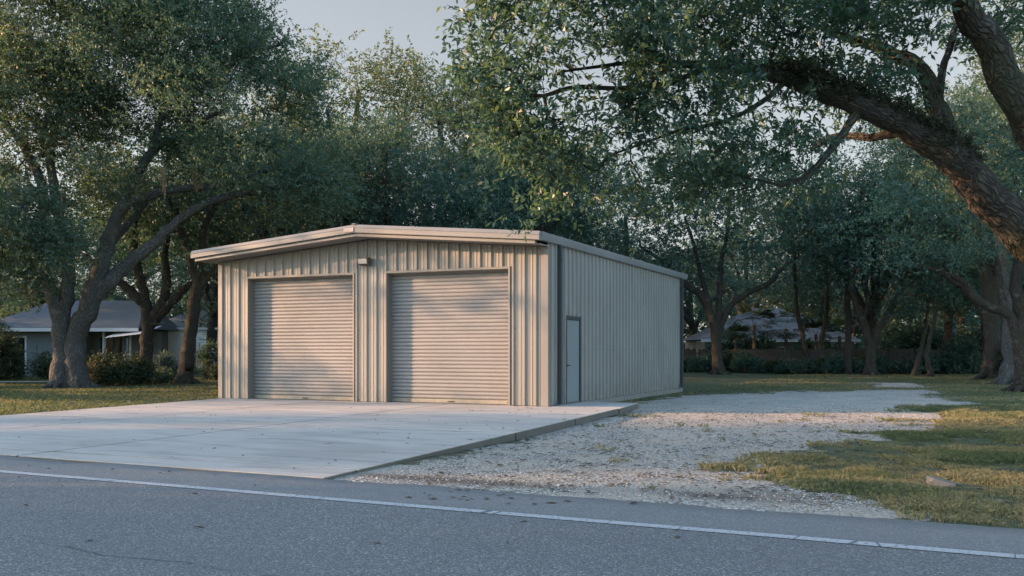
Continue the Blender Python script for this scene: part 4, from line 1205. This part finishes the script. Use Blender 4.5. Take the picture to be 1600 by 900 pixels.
def hip_roof(mb, x0, x1, y0, y1, z0, z1, hl, hr, th=.16):
    ym = (y0 + y1) / 2; a, b = (x0 + hl, ym, z1), (x1 - hr, ym, z1)
    c_ = [(x0, y0, z0), (x1, y0, z0), (x1, y1, z0), (x0, y1, z0)]
    mb.add(c_ + [a, b], [(0, 1, 5, 4), (1, 2, 5), (2, 3, 4, 5), (3, 0, 4)])
    mb.add(c_ + [(p[0], p[1], p[2] - .02) for p in c_], [(4, 5, 6, 7)])


# blue-grey house on the left
hx, hy = at(20, 588, 54)[0], 54.0
ho = empty('house', (hx, hy, 0)); setp(ho, 'low blue-grey house with a shingle roof and dark doorway behind the twin-stemmed oak', 'house')
wl = 4.7
mb = MB(); mb.box((-1.2, .0, -.2), (.0, 6, 2.55)); mb.box((.78, 0, -.2), (3.9, 6, 2.55)); mb.box((0, .0, 2.2), (.78, .3, 2.55)); mb.box((0, .5, -.2), (.78, 6, 2.55))
mb.box((3.9, 1.4, -.2), (6.6, 6, 2.55)); mb.build('wall', M['house_blue'], ho)
mb = MB(); mb.box((.002, -.02, 0), (.10, .48, 2.2)); mb.box((.68, -.02, 0), (.778, .48, 2.2)); mb.box((.1, -.02, 2.1), (.68, .48, 2.198)); mb.build('door_frame', M['white'], ho)
MB().box((.1, .44, 0), (.68, .48, 2.1)).build('door', M['glass'], ho)
for x0 in (4.3, 5.3):
    f = MB().box((x0, 1.34, .7), (x0 + .8, 1.39, 2.2)).build('window', M['house_blue'], ho)
    MB().box((x0 + .06, 1.32, .76), (x0 + .74, 1.338, 2.14)).build('pane', M['glass'], f)
for x0 in (3.95, 5.0, 6.5):
    MB().box((x0, .1, -.1), (x0 + .1, .2, 2.5)).build('porch_post', M['white'], ho)
mb = MB(); hip_roof(mb, -1.8, 7.3, -.6, 6.8, 2.62, 4.35, 2.6, 1.0); mb.build('roof', M['shingle'], ho)
MB().box((-1.8, -.62, 2.44), (7.3, -.56, 2.63)).build('fascia', M['white'], ho)
# open lean-to with a corrugated roof between the two left houses
cx = at(168, 588, 53)[0]
cp = empty('carport', (cx, 53, 0)); setp(cp, 'small carport with a crooked pale corrugated roof between the two left-hand houses', 'carport')
mb = MB(); k = 20
for i in range(k):
    x0, x1 = i * .11, (i + 1) * .11; h0 = .02 * (i % 2); h1 = .02 * ((i + 1) % 2); s0, s1 = i * .012, (i + 1) * .012
    mb.quad((x0, -.6, 2.05 + h0 + s0), (x1, -.6, 2.05 + h1 + s1), (x1, 2.2, 2.55 + h1 + s1), (x0, 2.2, 2.55 + h0 + s0))
mb.build('roof', M['white'], cp)
for x0 in (.05, 1.25, 2.1): MB().box((x0, -.5, -.1), (x0 + .07, -.43, 2.06)).build('post', M['post'], cp)
MB().box((0, 2.0, -.1), (2.2, 2.1, 2.4)).build('back_wall', M['house_blue'], cp)
# white lapped house
wx = at(238, 578, 60)[0]
wh = empty('house', (wx, 60, 0)); setp(wh, 'white lap-sided house seen through the leaves behind the leaning oak', 'house')
mb = MB(); siding_wall(mb, (0, 0), (6.4, 0), .1, 2.75, .2, .035); mb.quad((0, 0, 0), (0, 5, 0), (0, 5, 2.75), (0, 0, 2.75)); mb.build('wall', M['siding'], wh)
MB().box((-.02, -.06, 0), (.1, -.0, 2.75)).build('corner_board', M['white'], wh)
f = MB().box((4.3, -.08, .8), (5.4, -.04, 2.0)).build('window', M['white'], wh); MB().box((4.38, -.09, .88), (5.32, -.082, 1.92)).build('pane', M['glass'], f)
mb = MB(); hip_roof(mb, -.3, 6.8, -.22, 6.5, 2.8, 4.0, 1.6, 1.6); mb.build('roof', M['shingle'], wh)
MB().box((-.3, -.24, 2.68), (6.8, -.18, 2.81)).build('fascia', M['white'], wh)
# ladder leaning near the white house
lx = at(300, 585, 56)[0]
ld = empty('ladder', (lx, 56, -.02)); setp(ld, 'dark ladder standing in front of the white house', 'ladder')
for q in (-.18, .18): MB().box((q - .03, 0, 0), (q + .03, .05, 2.6)).build('rail', M['dark'], ld)
for k in range(8): MB().box((-.15, .005, .25 + k * .3), (.15, .045, .29 + k * .3)).build('rung', M['dark'], ld)
# parked white car, mostly hidden at the garage corner
kx = at(339, 586, 57)[0]
ca = empty('parked_car', (kx, 57, 0)); setp(ca, 'white parked car glimpsed through leaves at the left edge of the garage', 'car')
sec = [(-1.9, .3), (-1.95, .62), (-1.8, .78), (-1.1, .86), (-.6, 1.28), (.7, 1.32), (1.35, .9), (1.9, .85), (2.0, .5), (1.95, .3)]
MB().prism([(p[0], -.78, p[1]) for p in sec], [(p[0], .78, p[1]) for p in sec]).build('body', M['white'], ca, .05)
MB().prism([(p[0], -.79, p[1]) for p in [(-.95, .9), (-.55, 1.22), (.62, 1.25), (1.1, .92)]], [(p[0], .79, p[1]) for p in [(-.95, .9), (-.55, 1.22), (.62, 1.25), (1.1, .92)]]).build('window', M['glass'], ca)
for x0 in (-1.25, 1.25):
    for yy in (-.8, .62):
        MB().tube([(x0, yy, .31), (x0, yy + .18, .31)], .31, 16).build('wheel', M['dark'], ca)
# house beyond the board fence
rx, ry = at(1095, 530, 75)[0], 75.0
rh = empty('house', (rx, ry, -.6)); setp(rh, 'low house with a hipped grey and pinkish roof behind the board fence', 'house')
wd = at(1345, 530, 75)[0] - rx
MB().box((.4, .5, 0), (wd - .4, 9, 2.75)).build('wall', M['house_blue'], rh)
mb = MB(); hip_roof(mb, 0, wd, 0, 9.5, 2.85, 5.5, 5.2, 5.0); mb.build('roof', M['shingle_pink'], rh)
MB().box((0, -.05, 2.66), (wd, .01, 2.87)).build('fascia', M['white'], rh)
for x0 in (2.0, 5.4, 9.4):
    f = MB().box((x0, .4, 1.2), (x0 + 1.3, .46, 2.3)).build('window', M['white'], rh); MB().box((x0 + .08, .38, 1.28), (x0 + 1.22, .398, 2.22)).build('pane', M['glass'], f)
MB().box((wd - 2.2, .36, 2.15), (wd - .5, .46, 2.6)).build('vent_band', M['white'], rh)
sx_ = at(1440, 545, 82)[0]
sh = empty('house', (sx_, 82, -.5)); setp(sh, 'pale far house wall showing as a bright scrap above the fence boards', 'house')
mb = MB(); siding_wall(mb, (0, 0), (9, 0), 0, 2.5, .2, .03); mb.build('wall', M['siding'], sh)
mb = MB(); hip_roof(mb, -.5, 9.5, -.5, 6, 2.5, 4.0, 3, 3); mb.build('roof', M['shingle'], sh)

# ------------------------------------------------------------------ fences
f0, f1 = at(1065, 580, 66)[0], at(1560, 580, 62)[0]
fe = empty('board_fence', (f0, 66, -.14)); setp(fe, 'dark weathered board fence along the far edge of the lawn', 'fence')
ang = math.atan2(62 - 66, f1 - f0); fe.rotation_euler = (0, 0, ang); fl_ = math.hypot(f1 - f0, 4)
rg = np.random.default_rng(5); mb = MB(); x = 0
while x < fl_:
    wdt = rg.uniform(.13, .155); hgt = 1.62 + rg.normal(0, .03); dy = rg.normal(0, .008)
    if rg.uniform() > .03: mb.box((x, dy, .05), (x + wdt - .012, dy + .02, hgt))
    x += wdt
mb.build('boards', M['fence'], fe)
for z in (.35, 1.3): MB().box((0, .035, z), (fl_, .08, z + .09)).build('rail', M['fence'], fe)
for k in range(int(fl_ / 2.4) + 1): MB().box((k * 2.4, .09, -.2), (k * 2.4 + .1, .19, 1.7)).build('post', M['fence'], fe)
w0, w1 = at(215, 590, 49)[0], at(352, 590, 49)[0]
wf = empty('wire_fence', (w0, 49, -.05)); setp(wf, 'low wire fence on thin posts in front of the white house', 'fence')
nw = 5
for k in range(nw):
    xx = (w1 - w0) * k / (nw - 1); MB().tube([(xx, 0, -.2), (xx, 0, 1.2)], .03, 8).build('post', M['post'], wf)
MB().tube([(0, 0, 1.15), (w1 - w0, 0, 1.15)], .018, 6).build('top_rail', M['post'], wf)
mb = MB(); ll_ = w1 - w0; k = 0
while k * .16 < ll_ + 1.1:
    for sg in (1, -1):
        xa = k * .16 - (1.1 if sg == 1 else 0); xb = xa + 1.1 * sg * (1 if sg == 1 else -1) if sg == 1 else k * .16 - 1.1
        p, q = ((xa, 0, .02), (xa + 1.1, 0, 1.12)) if sg == 1 else ((k * .16, .004, .02), (k * .16 - 1.1, .004, 1.12))
        if min(p[0], q[0]) > 0 and max(p[0], q[0]) < ll_: mb.tube([p, q], .004, 3)
    k += 1
mb.build('wire_mesh', M['post'], wf)

# ------------------------------------------------------------------ bushes, palms, thicket
def bush(label, x, y, rx_, ry_, h, seed, dens=1., leaf='shrub', ll=.11, lw=.05, name='bush', cat='bush', group=None, up=.4):
    rg_ = np.random.default_rng(seed); g0 = gz0(x, y)
    root = empty(name, (x, y, g0 - .02)); setp(root, label, cat, group)
    n = int(60 * dens * rx_ * h + 20)
    d = rg_.normal(0, 1, (n, 3)); d /= np.linalg.norm(d, axis=1, keepdims=True); d[:, 2] = np.abs(d[:, 2])
    r_ = rg_.uniform(.3, 1, n) ** .6 * rg_.uniform(.8, 1.15, n)
    C = d * r_[:, None] * np.array([rx_, ry_, h * .88]) + np.array([0, 0, .12])
    C[:, 2] *= .75 + .5 * fbm(C[:, 0] * 1.7 + seed, C[:, 1] * 1.7, seed)
    cr_ = crown_mesh('foliage', [leaf_arrays(rg_, C, d, 7, 8, .28, ll, lw, .14, up)], M[leaf], root)
    mb_ = MB()
    for k in range(0, n, max(1, n // 26)):
        c_ = C[k]; mb_.tube([(c_[0] * .15, c_[1] * .15, -.1), (c_[0] * .5, c_[1] * .5, c_[2] * .6), tuple(c_)], [.02, .014, .006], 4)
    mb_.build('stems', M['bark_dark'], root)
    return root


X_ = lambda px, Y_: (px - 800) / F * Y_
bush('broad dark leafy bush beside the foot of the twin-stemmed oak', X_(168, 38), 38, .95, .9, 1.25, 61, 1.6)
bush('rounded dark bush hiding the foot of the forked oak', X_(212, 39), 39.0, .7, .8, 1.15, 62, 1.6)
bush('pale dry twiggy shrub pressed against the foot of the twin-stemmed oak', X_(137, 37), 36.9, .28, .4, 1.0, 63, 1.1, 'moss', .07, .03)
bush('dark shrub mass at the left picture edge in front of the house doorway', X_(-2, 45), 45, 1.0, 1.0, 2.9, 64, 1.5)
bush('tall dark shrub under the house eave, left of the doorway', X_(12, 50), 50, .5, .6, 2.3, 65, 1.4)
bush('sparse shrub on the house wall right of the doorway', X_(68, 52), 52, .55, .5, 1.35, 66, .7)
bush('low shrub between the doorway and the twin-stemmed oak', X_(78, 46), 46, .4, .4, 1.0, 67, .9)
bush('fern-like green clump in front of the white house', X_(258, 50), 50, .6, .5, 1.0, 68, 1.1, 'leaf_b', .2, .04)
bush('low weedy clump between the forked oak and the leaning oak', X_(255, 41), 40.5, .5, .4, .45, 69, 1.0, 'leaf_b', .12, .04)
bush('leafy sapling by the wire fence at the garage corner', X_(324, 47), 47, .5, .5, 2.2, 70, .45, 'leaf_b')
bush('dark leafy shrub below the sapling at the garage corner', X_(340, 46), 46, .3, .4, .7, 71, 1.0)
UG = 'undergrowth along the board fence'
rg = np.random.default_rng(77)
for i, px in enumerate(np.linspace(1070, 1535, 21)):
    Y_ = 63.0 - (px - 1070) / 465 * 3 + rg.uniform(-1, 1)
    bush('scrubby dark bush in the undergrowth along the board fence', X_(px, Y_), Y_, rg.uniform(.7, 1.2), .7, rg.uniform(.6, 1.35), 100 + i, .7, ['shrub', 'leaf_a', 'leaf_b'][i % 3], .15, .06, group=UG)
for i, (px, hh) in enumerate([(1125, 2.6), (1150, 3.4), (1195, 2.8), (1262, 2.4), (1300, 2.2)]):
    bush('tall dark bush screening the far house behind the fence', X_(px, 70), 70, 1.1, .8, hh, 170 + i, .6, 'leaf_a', .2, .09, group='bushes screening the far house')
bush('bright green rounded bush behind the thick trunk row', X_(1500, 60), 60, 1.2, 1, 2.4, 140, 1.0, 'leaf_b', .15, .07)
bush('dark bush between the thick trunks', X_(1565, 54), 54, 1.0, 1, 2.2, 141, 1.0)
for i, (px, Y_) in enumerate([(1590, 50), (1625, 48), (1660, 44), (1520, 63)]):
    bush('dark bush in the shade behind the trunk row', X_(px, Y_), Y_, 1.5, 1.2, 2.4, 150 + i, .8, group='dark bushes behind the trunk row')


for i, yy in enumerate((31, 36.5, 42, 47.5, 53)):  # unseen shrubs added to stop low sun passing under the western crowns
    bush('unseen tall dense shrub added to block the low western sun', -36.5 - (i % 2), yy, 3.0, 3.2, 5.2, 190 + i, .5, 'leaf_a', .2, .09, group='unseen shrubs added against the low western sun')


def palm(label, x, y, ht, fr_, seed, nfr=16):
    rg_ = np.random.default_rng(seed); root = empty('palmetto', (x, y, gz0(x, y) - .05)); setp(root, label, 'palm')
    MB().tube([(0, 0, -.1), (.04, 0, ht * .5), (.0, .05, ht)], [.16, .13, .12], 8).build('trunk', M['bark_dark'], root)
    for k in range(nfr):
        a = rg_.uniform(0, 6.28); el = rg_.uniform(-.5, 1.1); d = np.array([math.cos(a) * math.cos(el), math.sin(a) * math.cos(el), math.sin(el)])
        b = np.array([0, .05, ht]) + d * fr_ * .55; sd = np.cross(d, [0, 0, 1.]); sd /= np.linalg.norm(sd); up_ = np.cross(sd, d)
        V = [(0, .05, ht), tuple(sd * .015 + [0, .05, ht]), tuple(b + sd * .012), tuple(b - sd * .012)]; uv = [(rg_.uniform(0, .9), 0)] * 4; c_ = uv[0][0]
        for q in np.linspace(-1.5, 1.5, 17):
            dd = d * math.cos(q) + sd * math.sin(q) + up_ * rg_.normal(0, .08); l_ = fr_ * .62 * (1 - .12 * abs(q)); tip = b + dd * l_; tip[2] -= l_ * .22
            m_ = b + dd * l_ * .55; s2 = np.cross(dd, up_) * .045
            V += [tuple(b), tuple(m_ + s2), tuple(tip), tuple(m_ - s2)]; uv += [(c_, 0)] * 4
        np_mesh('frond', np.array(V), np.arange(len(V)).reshape(-1, 4), M['shrub'], root, np.array(uv))


palm('palmetto with dark fan leaves before the far house, left of its roof peak', X_(1178, 68), 68, 3.3, 1.9, 1, 20)
palm('wide fan palmetto under the pinkish roof peak', X_(1228, 68), 68, 3.1, 1.9, 2, 22)
palm('small palmetto between the two slim trees', X_(1275, 69), 69, 2.7, 1.6, 3, 16)
palm('palmetto against the right end of the far house fascia', X_(1312, 69), 69, 2.6, 1.6, 4, 16)
palm('low palmetto beside the three-limbed oak', X_(1150, 66), 66, 2.2, 1.5, 5, 14)
# the far wood that reads as one dark mass
rg = np.random.default_rng(9); n = 2600
C = np.stack([rg.uniform(-75, 95, n), rg.uniform(98, 112, n), rg.uniform(0, 1, n) ** .8 * 8.5], 1)
C[:, 2] *= .5 + .8 * fbm(C[:, 0] * .12, C[:, 0] * 0, 3)
parts = [leaf_arrays(rg, C, rg.normal(0, 1, (n, 3)), 8, 6, 1.1, .55, .3, .9, .3)]
n = 900; C = np.stack([rg.uniform(-70, -12, n), rg.uniform(66, 78, n), rg.uniform(0, 1, n) * 4.5], 1); C[:, 2] *= .5 + .8 * fbm(C[:, 0] * .2, C[:, 0] * 0, 5)
parts.append(leaf_arrays(rg, C, rg.normal(0, 1, (n, 3)), 8, 6, .8, .34, .17, .7, .3))
n = 800; C = np.stack([rg.uniform(27, 50, n), rg.uniform(70, 73, n), rg.uniform(0, 1, n) * 3.0], 1); C[:, 2] *= .4 + .9 * fbm(C[:, 0] * .25, C[:, 0] * 0, 6)
parts.append(leaf_arrays(rg, C, rg.normal(0, 1, (n, 3)), 8, 6, .6, .3, .14, .5, .3))
th = crown_mesh('thicket', parts, M['leaf_a'], None); setp(th, 'dark leafy thicket filling the gaps under the far trees', 'thicket', None, 'stuff')

# ------------------------------------------------------------------ grass, stones, litter
def blades(rg_, x, y, h, wd_, rnd, lean=.5):
    n_ = len(x); z = ground_z(x, y) - .008; a = rg_.uniform(0, 6.28, n_); dx, dy = np.cos(a) * wd_ / 2, np.sin(a) * wd_ / 2
    la = rg_.uniform(0, 6.28, n_); l_ = np.abs(rg_.normal(0, lean, n_)) * h; tx, ty = x + np.cos(la) * l_, y + np.sin(la) * l_
    V = np.stack([np.stack([x - dx, y - dy, z], 1), np.stack([x + dx, y + dy, z], 1),
                  np.stack([x + dx * .6 + (tx - x) * .4, y + dy * .6 + (ty - y) * .4, z + h * .6], 1), np.stack([tx, ty, z + h * np.clip(1 - l_ / h * .3, .5, 1)], 1)], 1)
    return V.reshape(-1, 3), np.repeat(np.stack([rnd, 0 * rnd], 1), 4, 0)


def scatter(rg_, n_, x0, x1, y0, y1, wy=True):
    y = y0 + (y1 - y0) * rg_.uniform(0, 1, n_) ** (1.35 if wy else 1); return rg_.uniform(x0, x1, n_), y


rg = np.random.default_rng(3); parts = []
x, y = scatter(rg, 900000, 1.2, 14, 6.8, 25)
gmv = gravel_mask(x, y); sv = road_s(x, y); cl = fbm(x * 1.3, y * 1.3, 51); fine = fbm(x * 5, y * 5, 52)
keep = (sv > .1 + .25 * fine) & (rg.uniform(0, 1, len(x)) < (sstep(.30, .62, cl * .5 + fine * .5) + .05) * sstep(.8, .25, gmv + (fine - .5) * .45))
u_, v_ = to_uv(x, y); keep &= ~((u_ < 12.15 - .073 * v_) & (v_ < 2.6)) & ((np.abs(x / y - .25) < .45))
x, y, cl, fine, sv = x[keep], y[keep], cl[keep], fine[keep], sv[keep]
dry = fbm(x * .6, y * .6, 61); rnd = np.clip(rg.normal(0, .16, len(x)) + .16 + sstep(.38, .60, dry) * .55 + rg.uniform(0, 1, len(x)) ** 6 * .6, 0, .99)
parts.append(blades(rg, x, y, (.02 + .085 * sstep(.25, .7, cl) * rg.uniform(.35, 1.3, len(x))) * (1 + .5 * sstep(9, 11, x)), rg.uniform(.004, .008, len(x)), rnd, .6))
print('BLADES', len(x))
x, y = scatter(rg, 170000, -30, -5, 17.5, 52)
u_, v_ = to_uv(x, y); keep = (u_ < uL(v_) - .02) & (road_s(x, y) > .2) & (np.abs(x / y + .35) < .25) & (rg.uniform(0, 1, len(x)) < .35 + fbm(x * .9, y * .9, 71)); keep |= False
x, y = x[keep], y[keep]; dry = fbm(x * .5, y * .5, 62)
rnd = np.clip(rg.normal(0, .17, len(x)) + .18 + sstep(.45, .62, dry) * .4, 0, .99)
parts.append(blades(rg, x, y, rg.uniform(.04, .11, len(x)), rg.uniform(.010, .022, len(x)), rnd, .8))
x, y = scatter(rg, 150000, 3, 36, 24, 66)
u_, v_ = to_uv(x, y); gmv = gravel_mask(x, y); keep = (gmv < .4) & (u_ > W + .2) & (x / y < .6) & (rg.uniform(0, 1, len(x)) < .3 + fbm(x * .7, y * .7, 72))
x, y = x[keep], y[keep]; dry = fbm(x * .3, y * .4, 63)
rnd = np.clip(rg.normal(0, .15, len(x)) + .40 + sstep(.42, .64, dry) * .4, 0, .99)
parts.append(blades(rg, x, y, rg.uniform(.04, .10, len(x)), rg.uniform(.014, .03, len(x)), rnd, .8))
V = np.concatenate([p[0] for p in parts]); uv = np.concatenate([p[1] for p in parts])
go = np_mesh('grass', V, np.arange(len(V)).reshape(-1, 4), M['grass'], None, uv); setp(go, 'patchy green and straw-coloured grass', 'grass', None, 'stuff')
# loose stones
x, y = scatter(rg, 52000, -3, 10, 8.3, 27); gmv = gravel_mask(x, y); u_, v_ = to_uv(x, y)
keep = (gmv > .45) & (road_s(x, y) > .12) & ~((u_ < 12.0 - .073 * v_) & (v_ < 2.5)) & (rg.uniform(0, 1, len(x)) < .25 + .9 * sstep(.4, .6, fbm(x * 1.1, y * 1.1, 81)))
x, y = x[keep], y[keep]; n = len(x); r_ = rg.uniform(.005, .012, n) * (1 + (rg.uniform(0, 1, n) > .97) * .9); z = ground_z(x, y) + r_ * .3
oc = np.array([(1, 0, 0), (0, 1, 0), (-1, 0, 0), (0, -1, 0), (0, 0, .7), (0, 0, -.7)], float)
a = rg.uniform(0, 6.28, n); ca_, sa_ = np.cos(a), np.sin(a)
o3 = oc[None] * rg.uniform(.7, 1.3, (n, 6, 1)); vx = o3[..., 0] * ca_[:, None] - o3[..., 1] * sa_[:, None]; vy = o3[..., 0] * sa_[:, None] + o3[..., 1] * ca_[:, None]
V = np.stack([x[:, None] + vx * r_[:, None], y[:, None] + vy * r_[:, None], z[:, None] + o3[..., 2] * r_[:, None]], 2).reshape(-1, 3)
fo = np.array([(0, 1, 4), (1, 2, 4), (2, 3, 4), (3, 0, 4), (1, 0, 5), (2, 1, 5), (3, 2, 5), (0, 3, 5)])
Fo = (np.arange(n)[:, None, None] * 6 + fo[None]).reshape(-1, 3)
m, nt, out = new_mat('limestone_chips')
uvn = nt.nodes.new('ShaderNodeUVMap'); uvn.uv_map = 'UVMap'; s = nt.nodes.new('ShaderNodeSeparateXYZ'); L(nt, uvn.outputs[0], s.inputs[0])
bsdf(nt, out, ramp(nt, s.outputs[0], [(0, (.12, .105, .09)), (.3, (.32, .29, .25)), (.8, (.46, .425, .375)), (1, (.56, .53, .49))]).outputs[0], .9, None, .2)
st = np_mesh('gravel', V, Fo, m, None, np.repeat(np.stack([rg.uniform(0, .99, n), np.zeros(n)], 1), 6, 0)); setp(st, 'loose pale limestone chips', 'gravel', None, 'stuff')
# dead leaves and bits of twig
n = 4600; x = np.concatenate([rg.uniform(-11, 3, 170), rg.uniform(-8, 6, 60), rg.uniform(-1, 9, n - 230)]); y = np.concatenate([rg.uniform(10, 24, 170), rg.uniform(6.5, 12, 60), rg.uniform(8.5, 24, n - 230)])
u_, v_ = to_uv(x, y); sv = road_s(x, y); on_ap = (u_ < 11.9 - .073 * v_) & (v_ < -.1) & (sv > 0.02) & (u_ > uL(v_)); bad = (u_ > 0) & (u_ < W + .3) & (v_ > -.15)
zz = np.where(on_ap, .006, np.where(sv < .0, -.004, ground_z(x, y) + .012)); k = ~bad & ~((sv > -.02) & (sv < .25)) & ~(on_ap & (np.arange(n) >= 230) & (rg.uniform(0, 1, n) > .12)); x, y, zz = x[k], y[k], zz[k]; n = len(x)
a = rg.uniform(0, 6.28, n); l_ = rg.uniform(.018, .04, n) * np.where(np.arange(n) > 215, rg.uniform(.8, 2.0, n), 1); w_ = l_ * rg.uniform(.25, .55, n); tx, ty = np.cos(a), np.sin(a); hh = rg.uniform(.002, .016, n)
V = np.stack([np.stack([x - tx * l_, y - ty * l_, zz], 1), np.stack([x - ty * w_, y + tx * w_, zz + hh], 1), np.stack([x + tx * l_, y + ty * l_, zz + hh * .4], 1), np.stack([x + ty * w_, y - tx * w_, zz + hh * .8], 1)], 1).reshape(-1, 3)
ft = np_mesh('fallen_leaves', V, np.arange(len(V)).reshape(-1, 4), M['litter'], None, np.repeat(np.stack([rg.uniform(0, .99, n), np.zeros(n)], 1), 4, 0)); setp(ft, 'scattered dry leaves and bits of twig', 'leaves', None, 'stuff')
# the pale rock in the grass
import bmesh
bm = bmesh.new(); bmesh.ops.create_icosphere(bm, subdivisions=4, radius=1)
for v in bm.verts:
    c_ = v.co.copy(); d = 1 + .7 * (fbm(c_.x * 1.3 + 4, c_.y * 1.3 + c_.z * 1.1, 7) - .5) + .25 * (fbm(c_.x * 4, c_.y * 4 + c_.z * 3, 8) - .5)
    q = [max(-.72, min(.72, t_ * float(d))) for t_ in c_]; v.co = Vector((q[0] * .20, q[1] * .085, q[2] * .075 + q[0] * -.025))
me = bpy.data.meshes.new('rock'); bm.to_mesh(me); bm.free(); me.materials.append(mat_plain('pale_rock', (.15, .145, .14), .95, .45, 7, .8))
ro = bpy.data.objects.new('rock', me); COL.objects.link(ro); q = pix_ground(1470, 757, -.05); ro.location = (q[0], q[1], gz0(*q) + .015); ro.rotation_euler = (.05, .12, -.45)
setp(ro, 'flat pale rock lying in the roadside grass', 'rock')
# driveway strip by the left-hand house
MB().add([(X_(-120, 40), 40.2, .0), (X_(80, 40.8), 40.8, .0), (X_(82, 42), 42.0, .0), (X_(-120, 42), 42, .0)], [(0, 1, 2, 3)]).build('driveway', M['slab'])
dr = bpy.data.objects['driveway']; dr.location = (0, 0, .03); setp(dr, 'strip of concrete drive crossing the left lawn', None, None, 'structure')
